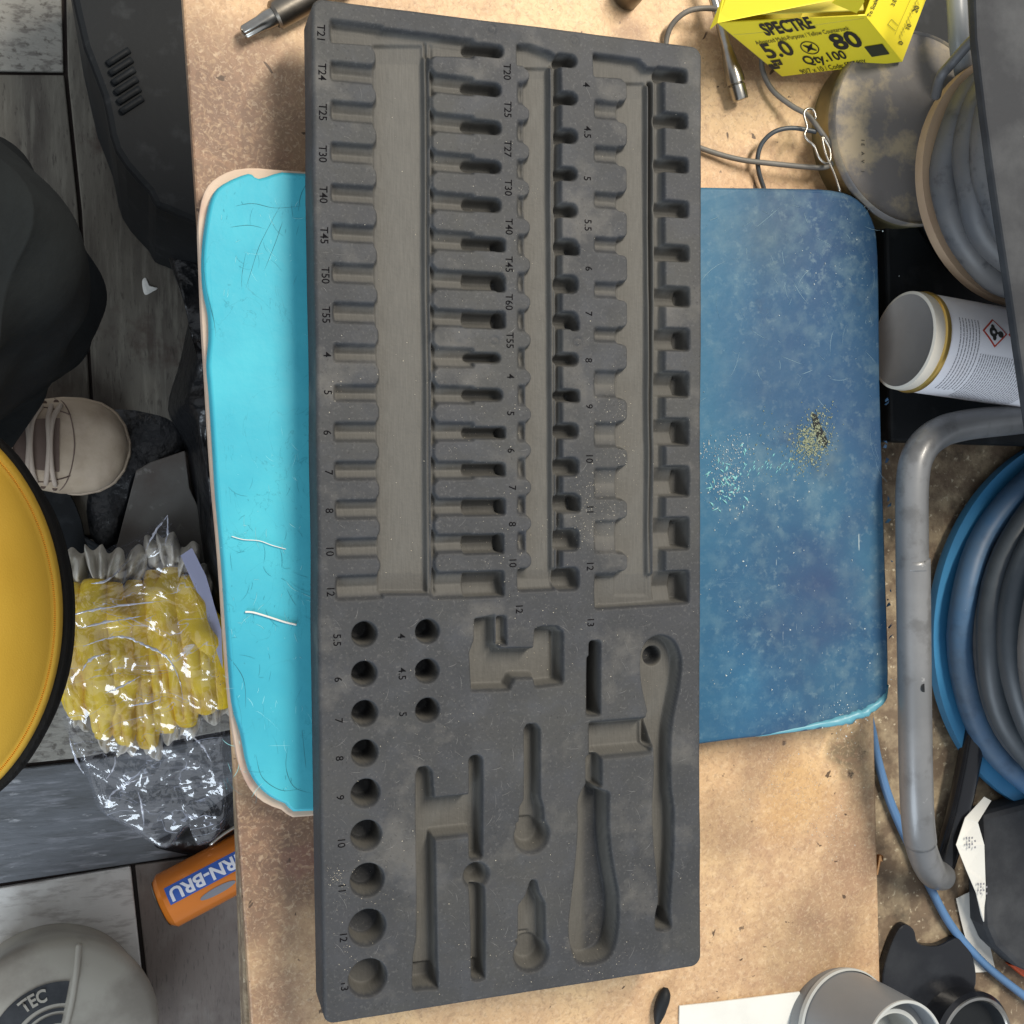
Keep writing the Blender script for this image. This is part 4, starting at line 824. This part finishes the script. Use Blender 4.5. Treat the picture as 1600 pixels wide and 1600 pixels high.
# ------------------------------------------------------------------ bottom right: fittings, labels, dark box
ga = at(1303, 1600, .0); gb = at(1414, 1646, .056); gd = gb-ga; gh = gd.length
g = empty('pipe_fitting', ga, 'grey plastic pipe fitting with pale cut rim standing at the bottom edge', 'pipe fitting')
lathe('fitting_wall', ga, gd, [(.0315, 0), (.0325, .002), (.0325, .010), (.0316, .013), (.0300, gh*.55), (.0272, gh-.0015), (.0270, gh)], m_grey, g, 96)
lathe('fitting_collar', ga, gd, [(.0326, .009), (.0332, .0098), (.0332, .0125), (.0322, .0135)], m_greyl, g, 96)
lathe('cut_rim', ga, gd, [(.0270, gh), (.0268, gh+.0010), (.0254, gh+.0010), (.0252, gh)], m_greyl, g, 96)
lathe('bore', ga, gd, [(.0252, gh), (.0244, gh-.010), (.0206, gh-.012)], m_grey, g, 96)
lathe('inner_ring', ga, gd, [(.0206, gh-.012), (.0204, gh-.008), (.0182, gh-.008), (.0178, gh-.03), (0, gh-.03)], m_greyl, g, 96)
gp = at(1520, 1640, .01); g3 = empty('dish_cap', (gp.x, gp.y, -.012), 'black round cap with a worn light rim at the bottom right', 'cap')
lathe('cap_dish', (gp.x, gp.y, -.012), (0.1, .08, 1), [(.030, 0), (.031, .020), (.029, .0225)], m_blackg, g3, 80)
lathe('cap_rim', (gp.x, gp.y, -.012), (.1, .08, 1), [(.029, .0225), (.0285, .0232), (.0268, .0230), (.026, .022)], m_steel, g3, 80)
lathe('cap_centre', (gp.x, gp.y, -.012), (.1, .08, 1), [(.026, .022), (.024, .014), (0, .012)], m_black, g3, 80)
bx = pxprism('white_sheet', [(1062, 1572), (1120, 1566), (1250, 1550), (1260, 1700), (1060, 1700)], .0004, .0016, m_whitep, None, .0002); tag(bx, 'white sheet lying on the hardboard beneath the pipe fitting', 'sheet')
def paper(name, pts, label, cat):
    n = len(pts); v = [at(*p) for p in pts]; v2 = [p-Vector((0, 0, .0003)) for p in v]; 
    half = n//2; f = []
    for i in range(half-1): f.append((i, i+1, n-2-i, n-1-i))
    K = n; f2 = [tuple(K+a for a in reversed(q)) for q in f]; side_ = [(i, K+i, K+(i+1) % K, (i+1) % K) for i in range(K)]
    o = mesh(name, v+v2, f+f2+side_, m_whitep); return tag(o, label, cat)
pa = paper('label_strip', [(1538, 1245, .004), (1508, 1278, .008), (1494, 1320, .012), (1510, 1360, .010), (1525, 1395, .006), (1533, 1430, .003), (1541, 1452, .002), (1540, 1420, .003), (1540, 1380, .006), (1538, 1320, .010), (1528, 1285, .010), (1549, 1251, .005)], 'curled strip of white printed labels hanging by the dark box', 'label strip')
paper('paper_slip', [(1494, 1404, -.010), (1502, 1440, -.010), (1512, 1480, -.010), (1516, 1520, -.010), (1556, 1518, -.010), (1545, 1470, -.010), (1532, 1435, -.010), (1518, 1392, -.010)], 'white paper slip lying on the bench below the label strip', 'paper')
for (cx, cy, z) in [(1517, 1318, .0118), (1535, 1390, .0075)]:
    for i in range(4):
        for j in range(4):
            if (i+j) % 2 == 0 or i == 1:
                p = at(cx-7+i*5*.9, cy-9+j*5, z+.001); s = .0006
                mesh('printed_mark', [p+Vector((a*s, b*s, 0)) for a, b in ((-1, -1), (1, -1), (1, 1), (-1, 1))], [(0, 1, 2, 3)], m_inkg, pa)
db = pxprism('dark_tool_case', [(1536, 1272), (1620, 1250), (1900, 1250), (1900, 1560), (1640, 1535), (1590, 1512), (1556, 1480), (1543, 1450)], -.0115, .006, m_dark, None, .004); tag(db, 'dark grey tool case below the blue hose reel', 'tool case')
ob = pxprism('orange_tag', [(1578, 1508), (1600, 1505), (1640, 1515), (1640, 1530), (1602, 1528)], -.0115, -.006, M('orange_plastic', (.55, .08, .02), .5), None, .001); tag(ob, 'orange plastic tab beside the dark tool case', 'tab')
db2 = pxprism('black_tray', [(1392, 1478), (1410, 1446), (1428, 1452), (1436, 1474), (1466, 1478), (1500, 1466), (1522, 1500), (1522, 1550), (1480, 1590), (1400, 1600), (1378, 1540)], -.0115, -.006, m_blackg, None, .001, n=4); tag(db2, 'shallow black plastic tray on the bench behind the pipe coupler', 'plastic tray')
grit('bench_sawdust', 'pale sawdust scattered on the hardboard and bench at lower right', 'sawdust', [(1240, 1240, 34, 260), (1300, 1290, 20, 160), (1210, 1220, 18, 80)], .0001, m_crumb, .00015, .0005)

# ------------------------------------------------------------------ things on the floor at the left
# black case with vents under the bench edge
hc = empty('black_heater', at(200, 150, FZ), 'black plastic case with angled vent slots under the bench edge', 'heater')
HZ = -.45
pxprism('case_shell', [(112, -200), (400, -200), (420, 330), (262, 330), (232, 300), (180, 235), (160, 150), (118, 20)], FZ, HZ, m_black, hc, .012, n=3)
for k in range(6):
    x = 180+k*4.2; y = 92+k*15
    a = at(x-12, y+8, HZ+.0015); b = at(x+22, y-14, HZ+.0015); tube('vent_rib', [a, (a+b)/2, b], .0028, m_black, hc, 8, 2)
# crumpled black liner under the bench edge
def heap(name, pts, z0, z1, m, label, cat, amp=.03, sc=9, n=4, kind=None, res=46):
    o = spline([at(x, y, z0) for x, y in pts], n, True); K = len(o); c = sum(o, Vector())/K; v = []; f = []; Rr = 14
    for r in range(Rr+1):
        t = r/Rr
        for i in range(K):
            q = c+(o[i]-c)*(1-t); hgt = math.sin(min(1, t*1.6)*math.pi/2)
            q.z = z0+(z1-z0)*hgt*(.72+.55*noise.noise(q*sc)+.25*noise.noise(q*sc*3.1)); v.append(q)
    for r in range(Rr):
        for i in range(K): f.append((r*K+i, r*K+(i+1) % K, (r+1)*K+(i+1) % K, (r+1)*K+i))
    ob = mesh(name, v, f, m, None, True); tag(ob, label, cat, kind=kind); return ob
heap('bin_liner', [(240, 300), (330, 280), (420, 400), (420, 1050), (345, 1060), (318, 900), (290, 705), (262, 640), (282, 560), (300, 450), (262, 400)], FZ, FZ+.12, m_blackbag, 'crumpled black bin liner lying on the floor under the bench edge', 'bin liner')
heap('black_plastic_sheet', [(160, 640), (262, 650), (290, 700), (222, 740), (196, 830), (160, 880), (135, 800), (150, 730)], FZ, FZ+.015, m_blackbag, 'flat black plastic sheet on the floor right of the beige shoe', 'plastic sheet')
gc = pxprism('grey_card_sheet', [(213, 735), (235, 722), (289, 704), (296, 762), (322, 820), (345, 900), (350, 1010), (330, 1040), (170, 900)], FZ+.016, FZ+.022, m_board2, None, .001); tag(gc, 'worn grey card sheet standing behind the bag of gloves', 'card sheet')
lf = heap('white_scrap', [(222, 440), (228, 434), (234, 446), (246, 450), (238, 456), (226, 460)], FZ+.001, FZ+.003, m_whitep, 'tiny white paper scrap on the dark floor', 'paper scrap')
c_ = tube('floor_cable', [at(70, 765, FZ+.006), at(76, 790, FZ+.006), at(100, 822, FZ+.006), at(140, 850, FZ+.006), at(190, 880, FZ+.006)], .0045, m_cablek, None, 10, 6); tag(c_, 'black cable on the floor below the beige shoe', 'cable')

# person: one black trousered leg and a beige shoe
pe = empty('person', at(10, 690, FZ), 'person in black trousers and a beige laced shoe standing at the left edge', 'person')
tube('trouser_leg', [at(-260, 400, -.06), at(-120, 430, -.16), at(-20, 450, -.26), at(22, 480, -.34), at(16, 530, -.44), at(-5, 585, -.55), at(-28, 640, -.64), at(-45, 685, -.68)], [.088, .083, .068, .050, .044, .043, .042, .040], m_kfab, pe, 96, 18, .26, 17)
# shoe: lofted sections from heel to toe
sh0 = at(-75, 700, FZ); sh1 = at(200, 700, FZ+.03); 
heel = at(-120, 690, FZ); toe = at(201, 700, FZ+.02); toe.z = FZ; dx = (toe-heel); Ls = dx.length; ux = dx.normalized(); uy = Vector((0, 0, 1)).cross(ux)
secs = [(0, .020, .07), (.04, .032, .085), (.15, .038, .085), (.3, .038, .080), (.42, .041, .074), (.55, .046, .066), (.66, .050, .056), (.76, .050, .048), (.85, .046, .042), (.92, .038, .036), (.97, .024, .028), (1.0, .004, .016)]
v = []; f = []; n = 32
def shoept(u, th):
    for i in range(len(secs)-1):
        if u <= secs[i+1][0]: break
    a_, b_ = secs[i], secs[i+1]; t = (u-a_[0])/(b_[0]-a_[0]); w_ = a_[1]+(b_[1]-a_[1])*t; h_ = a_[2]+(b_[2]-a_[2])*t
    c2 = math.cos(th); s2 = math.sin(th); 
    y = w_*math.copysign(abs(c2)**.75, c2); z = (h_-.012)*max(0, s2)**.9+.012 if s2 > 0 else .012*(1+s2)
    return heel+ux*u*Ls+uy*y+Vector((0, 0, z))
us = [i/60 for i in range(61)]
us = [u if u < .9 else .9+.1*math.sin((u-.9)/.1*math.pi/2) for u in us]
for u in us:
    for s in range(n): v.append(shoept(u, 2*math.pi*s/n))
for i in range(60):
    for s in range(n): f.append((i*n+s, (i+1)*n+s, (i+1)*n+(s+1) % n, i*n+(s+1) % n))
shoe = mesh('shoe', v, f, m_shoe, pe, True)
# sole
solep = [shoept(u, 0) for u in us[1:-1]]+[shoept(u, math.pi) for u in reversed(us[1:-1])]
prism('sole', [(p.x, p.y) for p in [heel+ux*Ls/2+(q-(heel+ux*Ls/2))*1.03 for q in solep]], FZ, FZ+.013, m_shoe, shoe, .003)
def onshoe(u, w_, lift=.001): return shoept(u, math.pi/2-w_*1.1)+Vector((0, 0, lift))
v = [onshoe(u/20, s*.42*(1 if u > 7 else .9), .0015) for u in (8.6, 9.6, 10.6, 11.6, 12.6, 13.4) for s in (-1, -.5, 0, .5, 1)]
mesh('tongue', v, [(i*5+j, i*5+j+1, (i+1)*5+j+1, (i+1)*5+j) for i in range(5) for j in range(4)], m_shoed, shoe, True)
for k in range(5):
    u = .47+k*.045; sg = 1 if k % 2 else -1
    tube('lace', [onshoe(u, -.8, .001), onshoe(u+.012*sg, -.4, .004), onshoe(u+.02*sg, 0, .005), onshoe(u+.012*sg, .4, .004), onshoe(u+.02, .8, .001)], .0026, m_lace, shoe, 8, 4)
for w_ in (-.78, .78):
    tube('eyestay_seam', [onshoe(u/100, w_*(1.0 if u < 58 else (1-(u-58)/40)), .0006) for u in range(40, 76, 4)], .0007, m_shoed, shoe, 6, 2)
tube('toe_seam', [onshoe(.74-.07*abs(w_)**1.5, w_, .0004) for w_ in (-1.35, -.9, -.45, 0, .45, .9, 1.35)], .0006, m_shoed, shoe, 6, 4)
for w_ in (-.95, .95):
    for k in range(4): 
        p = onshoe(.48+k*.055, w_, .0006); lathe('eyelet', p, (0, -.3*math.copysign(1, w_), 1), [(0, .0002), (.0022, .0002), (.0026, 0)], m_shoed, shoe, 12)

# yellow cushion with black edge
YZ = -.20
yc = at(-162, 965, YZ); yr = (at(-162, 965-338, YZ)-at(-162, 965+338, YZ)).length/2; yx = (at(-162+258, 965, YZ)-yc).length
cu = empty('padded_stool', (yc.x, yc.y, FZ), 'round stool with yellow fabric seat, orange stitched seam and black ribbed edge at the left', 'stool')
lathe('pedestal', (yc.x-.06, yc.y, FZ), (0, 0, 1), [(.14, 0), (.14, .012), (.03, .03), (.025, YZ-.09-FZ), (0, YZ-.09-FZ)], m_black, cu, 48)
v = []; f = []; n = 96; prof = [(1.0, -.012), (1.0, 0), (.99, .006), (.97, .009), (.955, .0078), (.93, .012), (.88, .018), (.84, .022), (.8, .026), (.75, .030), (.7, .035), (.65, .038), (.6, .042), (.5, .047), (.4, .051), (.3, .054), (0.02, .058)]
for (r, h) in prof:
    for s in range(n): th = 2*math.pi*s/n; q9 = Vector((yc.x+math.cos(th)*yx*r, yc.y+math.sin(th)*yr*r, 0)); v.append((q9.x, q9.y, YZ-.01+h+(.010*noise.noise(q9*14)+.004*noise.noise(q9*Vector((30, 12, 1)).length*.9) if r < .94 else 0)))
for i in range(len(prof)-1):
    for s in range(n): f.append((i*n+s, i*n+(s+1) % n, (i+1)*n+(s+1) % n, (i+1)*n+s))
f.append(tuple((len(prof)-1)*n+s for s in range(n)))
mesh('yellow_cover', v, f, m_yfab, cu, True)
for s in range(0, 260):
    th = -1.35+2.7*s/260; th2 = th+2.7/260*.6
    pts = [Vector((yc.x+math.cos(t)*yx*.957, yc.y+math.sin(t)*yr*.957, YZ-.0015)) for t in (th, th2)]
    if s == 0: sv = []; sf = []
    d = (pts[1]-pts[0]).normalized().cross(Vector((0, 0, 1)))*.0007; b = len(sv)
    sv += [pts[0]-d, pts[0]+d, pts[1]+d, pts[1]-d, (pts[0]+pts[1])/2+Vector((0, 0, .001))]; sf += [(b, b+1, b+4), (b+1, b+2, b+4), (b+2, b+3, b+4), (b+3, b, b+4)]
o = mesh('seam_stitches', sv, sf, m_orstitch, cu); o['kind'] = 'stuff'
v = []; f = []; prof = [(.985, -.010), (1.02, -.006), (1.035, -.016), (1.02, -.024), (1.045, -.030), (1.05, -.044), (1.03, -.052), (1.045, -.060), (1.02, -.085), (.9, -.095), (.0, -.095)]
for (r, h) in prof:
    for s in range(n): th = 2*math.pi*s/n; k = 1+.012*noise.noise(Vector((math.cos(th)*3, math.sin(th)*3, h*30))); v.append((yc.x+math.cos(th)*yx*r*k, yc.y-.006*(-h*20)+math.sin(th)*yr*r*k, YZ-.005+h))
for i in range(len(prof)-1):
    for s in range(n): f.append((i*n+s, i*n+(s+1) % n, (i+1)*n+(s+1) % n, (i+1)*n+s))
mesh('black_edge', v, f, m_kfab2, cu, True)

# gloves in a clear bag
GZ = FZ+.05
gl = [((118, 905), (112, 1010), (122, 1120)), ((148, 900), (150, 1010), (160, 1150)), ((180, 905), (182, 1010), (196, 1160)), ((212, 900), (214, 1010), (232, 1165)), ((240, 885), (246, 1000), (262, 1140)), ((268, 880), (276, 1000), (292, 1130)), ((294, 895), (306, 990), (322, 1110)), ((316, 930), (330, 1020), (345, 1100))]
names = ['leftmost', 'second', 'third', 'fourth', 'fifth', 'sixth', 'seventh', 'rightmost']
for k, (a_, b_, c2) in enumerate(gl):
    z = GZ+.012*math.sin(k*1.3)
    lab = ('leftmost of the yellow gloves packed in the clear bag' if k == 0 else 'rightmost of the yellow gloves packed in the clear bag' if k == 7 else 'yellow work glove %s from the left inside the clear bag' % names[k])
    g = empty('work_glove', at(*b_, FZ), lab, 'glove', 'yellow gloves packed in the clear bag')
    # palm with folds
    tube('glove_palm', [at(a_[0], a_[1]+8, z), at((a_[0]+b_[0])/2-3, (a_[1]+b_[1])/2, z+.008), at(*b_, z+.010), at((b_[0]+c2[0])/2+4, (b_[1]+c2[1])/2, z+.006), at(*c2, z-.004)], [.010, .0185, .0175, .019, .017, .009], m_glove, g, 32, 10, .5, 36, 1.2)
    # fingers tucked beside the palm
    for j, (ox, l0, l1, rr) in enumerate([(-9, .25, .95, .0068), (5, .35, 1.03, .0064), (12, .15, .7, .0060)]):
        def mixp(t): return (b_[0]+(c2[0]-b_[0])*t+ox, b_[1]+(c2[1]-b_[1])*t)
        tube('glove_finger', [at(*mixp(l0-.5), z+.017), at(*mixp((l0+l1)/2-.25), z+.024-.003*j), at(*mixp(l1), z+.010)], [.004, rr, rr*1.1, rr, .003], m_glove, g, 14, 6, .3, 60)
    def fold(nm, cx, cy, wx, wy, zz, m, sd):
        v = []; f = []; n = 22
        for i in range(n+1):
            for j in range(n+1):
                u = i/n*2-1; w_ = j/n*2-1; rr = max(abs(u), abs(w_)); e = max(0, 1-rr**4)
                p = at(cx+u*wx*(1-.25*w_*w_)+w_*7*math.sin(sd), cy+w_*wy+5*math.sin(u*3+sd), zz)
                p.z += -.02+e*(.026+.012*noise.noise(Vector((u*1.3+sd, w_*.8, sd)))+.007*math.sin(u*7+w_*2.2+sd*3)*(1-.4*abs(w_)))
                v.append(p)
        for i in range(n):
            for j in range(n): q = i*(n+1)+j; f.append((q, q+1, q+n+2, q+n+1))
        mesh(nm, v, f, m, g, True)
    fold('cuff', a_[0]+4*math.sin(k*2.1), a_[1]-16, 19, 27, z+.004, m_cuff, k*1.7)
    fold('fingertips', c2[0]+5, c2[1]+4, 17, 21, z-.010, m_cuff, k*2.3)
lb = pxprism('header_card', [(282, 868), (300, 856), (322, 900), (346, 985), (348, 1045), (332, 1000), (310, 930)], FZ+.085, FZ+.086, M('bluish_card', (.42, .44, .62), .6)); tag(lb, 'pale blue header card inside the clear glove bag', 'card')
# bag film
def bag(pts, zmax, m):
    o = spline([at(x, y, FZ+.012) for x, y in pts], 5, True); K = len(o); c = at(225, 1040, FZ+.012); v = []; f = []; Rr = 44
    for r in range(Rr+1):
        t = r/Rr
        for i in range(K):
            q = c+(o[i]-c)*(1-t); inside = Sm(np.array(t*5.5)); 
            nn = noise.noise(Vector((q.x*26, q.y*60, 3)))*.6+abs(noise.noise(Vector((q.x*50, q.y*50, 7))))*.8
            q = Vector((q.x, q.y, FZ+.012+(zmax)*float(inside)+nn*.012*min(1, t*6))); v.append(q)
    for r in range(Rr):
        for i in range(K): f.append((r*K+i, r*K+(i+1) % K, (r+1)*K+(i+1) % K, (r+1)*K+i))
    return mesh('clear_plastic_bag', v, f, m, None, True)
bg_ = bag([(262, 800), (285, 835), (312, 880), (345, 965), (356, 1060), (362, 1160), (366, 1250), (352, 1300), (318, 1320), (300, 1290), (262, 1325), (210, 1296), (158, 1268), (140, 1225), (118, 1170), (96, 1120), (90, 1050), (86, 960), (84, 905), (130, 878), (190, 845), (236, 815)], .098, m_film)
m_crease_hl = film('crease_highlight', .55, .3)  # white streaks laid along the film's highlights, shaped as thin creases
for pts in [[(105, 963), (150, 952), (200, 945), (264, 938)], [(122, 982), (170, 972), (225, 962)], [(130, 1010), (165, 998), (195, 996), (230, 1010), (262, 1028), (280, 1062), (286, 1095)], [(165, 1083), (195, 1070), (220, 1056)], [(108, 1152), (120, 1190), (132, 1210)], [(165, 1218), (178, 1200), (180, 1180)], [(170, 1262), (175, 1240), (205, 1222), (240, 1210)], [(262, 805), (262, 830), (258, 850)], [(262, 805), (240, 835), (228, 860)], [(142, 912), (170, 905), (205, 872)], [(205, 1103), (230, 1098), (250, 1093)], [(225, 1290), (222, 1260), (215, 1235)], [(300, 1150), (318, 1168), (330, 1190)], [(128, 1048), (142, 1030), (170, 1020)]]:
    tube('crease_highlight', [at(x, y, FZ+(.122 if 900 < y < 1150 else .075)) for x, y in pts], [.0002, .0009, .0013, .0006, .0002], m_crease_hl, bg_, 6, 8, 1.8, 400, .5)
tag(bg_, 'crinkled clear plastic bag holding yellow gloves on the floor', 'plastic bag')
heap('foil_wrapper', [(290, 1290), (330, 1262), (372, 1235), (385, 1270), (392, 1320), (345, 1345), (290, 1335), (240, 1320)], FZ+.001, FZ+.02, m_blackbag, 'dark crinkled wrapper between the glove bag and the orange can', 'wrapper')
o = tube('metal_rod', [at(328, 1321, FZ+.03), at(350, 1303, FZ+.03), at(378, 1286, FZ+.03)], .0022, m_steel, None, 8, 3); tag(o, 'short shiny metal rod by the bench edge above the orange can', 'rod')

# orange drinks can
q0 = at(252, 1412, FZ+.030); q1 = at(392, 1338, FZ+.030); dc = (q1-q0).normalized(); rc_ = .030
oc = empty('drink_can', (q0.x, q0.y, FZ), 'dented orange drink can with a blue name band lying on the floor', 'drink can')
lathe('can_shell', q0, dc, [(.0, .003), (.022, .001), (.0235, 0), (.025, .001), (rc_, .007), (rc_, .100), (.026, .112), (.0, .112)], m_orange, oc, 64)
lathe('can_lip', q0, dc, [(.0225, -.0002), (.0240, -.0008), (.0255, .0006)], m_steel, oc, 64)
upv = (Vector((0, 0, 1))-dc*dc.z).normalized(); sdv = upv.cross(dc)      # sdv: toward the top of the photo
def ondc(h, arc, lift=.0004):
    th = arc/rc_; return q0+dc*h+(upv*math.cos(th)+sdv*math.sin(th))*(rc_+lift)
v = []; f = []; n = 12
for i in range(n+1):
    for j in range(9): v.append(ondc(.012+.084*i/n, .004+.019*j/8))
f = [(i*9+j, i*9+j+1, (i+1)*9+j+1, (i+1)*9+j) for i in range(n) for j in range(8)]
mesh('name_band', v, f, m_blue, oc, True)
text('can_lettering', 'IRN-BRU', lambda a, b: ondc(.054-a*.0205, .0135-b*.0185, .0008), m_white, oc, .03, 1)
v = [ondc(.060+.020*math.cos(t*math.pi/8), -.006+.0045*math.sin(t*math.pi/8), .0006) for t in range(16)]
mesh('can_badge', v, [tuple(range(16))], m_inkg, oc)

# grey tub at the lower left
tz = FZ+.10; tp = at(66, 1650, tz); tu = empty('grey_tub', (tp.x, tp.y, FZ), 'grey rounded plastic tub with dark lettered band at the lower left corner', 'tub')
m_tub = M('tub_plastic', (.36, .34, .29), .5, layers=[((.22, .20, .17), 10, .45, .62, .8)], bump=[(30, .1, .002)])
dt = Vector((.12, .12, 1)).normalized(); r0 = (at(66, 1650, tz)-at(66, 1492, tz)).length
lathe('tub_wall', Vector((tp.x, tp.y, FZ))-dt*0, dt, [(r0*.9, 0), (r0*.93, .05), (r0*.98, .085), (r0*.985, .095), (r0*.96, .102), (r0*.88, .108), (r0*.6, .118), (0, .122)], m_tub, tu, 96)
def ontub(rr, th, lift=.0012):
    pr = [(r0*.96, .102), (r0*.88, .108), (r0*.6, .118), (0, .122)]; R0 = rr*r0
    for i in range(3):
        if R0 <= pr[i][0] and R0 >= pr[i+1][0]: break
    t = (pr[i][0]-R0)/(pr[i][0]-pr[i+1][0]); h = pr[i][1]+(pr[i+1][1]-pr[i][1])*t
    a_ = dt.orthogonal().normalized(); ex_ = (Vector((1, 0, 0))-dt*dt.x).normalized(); ey_ = dt.cross(ex_)
    return Vector((tp.x, tp.y, FZ))+dt*(h+lift)+(ex_*math.cos(th)+ey_*math.sin(th))*R0
def arcband(nm, r_a, r_b, t0, t1, m, lift=.0012):
    n = 24; v = []
    for i in range(n+1):
        for r in (r_a, (r_a+r_b)/2, r_b): v.append(ontub(r, t0+(t1-t0)*i/n, lift))
    mesh(nm, v, [(i*3+j, i*3+j+1, (i+1)*3+j+1, (i+1)*3+j) for i in range(n) for j in range(2)], m, tu, True)
arcband('dark_band', .62, .42, math.radians(78), math.radians(160), m_dark)
arcband('thin_band', .38, .35, math.radians(78), math.radians(160), m_dark); arcband('thin_band', .32, .24, math.radians(78), math.radians(160), m_dark)
text('tub_lettering', 'TEC', lambda a, b: ontub(.52+b*.17, math.radians(112)-a*.26, .0020), m_tub, tu, .03, 1)
tube('moulded_ridge', [ontub(.94, math.radians(76)), ontub(.7, math.radians(74)), ontub(.4, math.radians(70)), ontub(.12, math.radians(60))], .003, m_tub, tu, 10, 5)
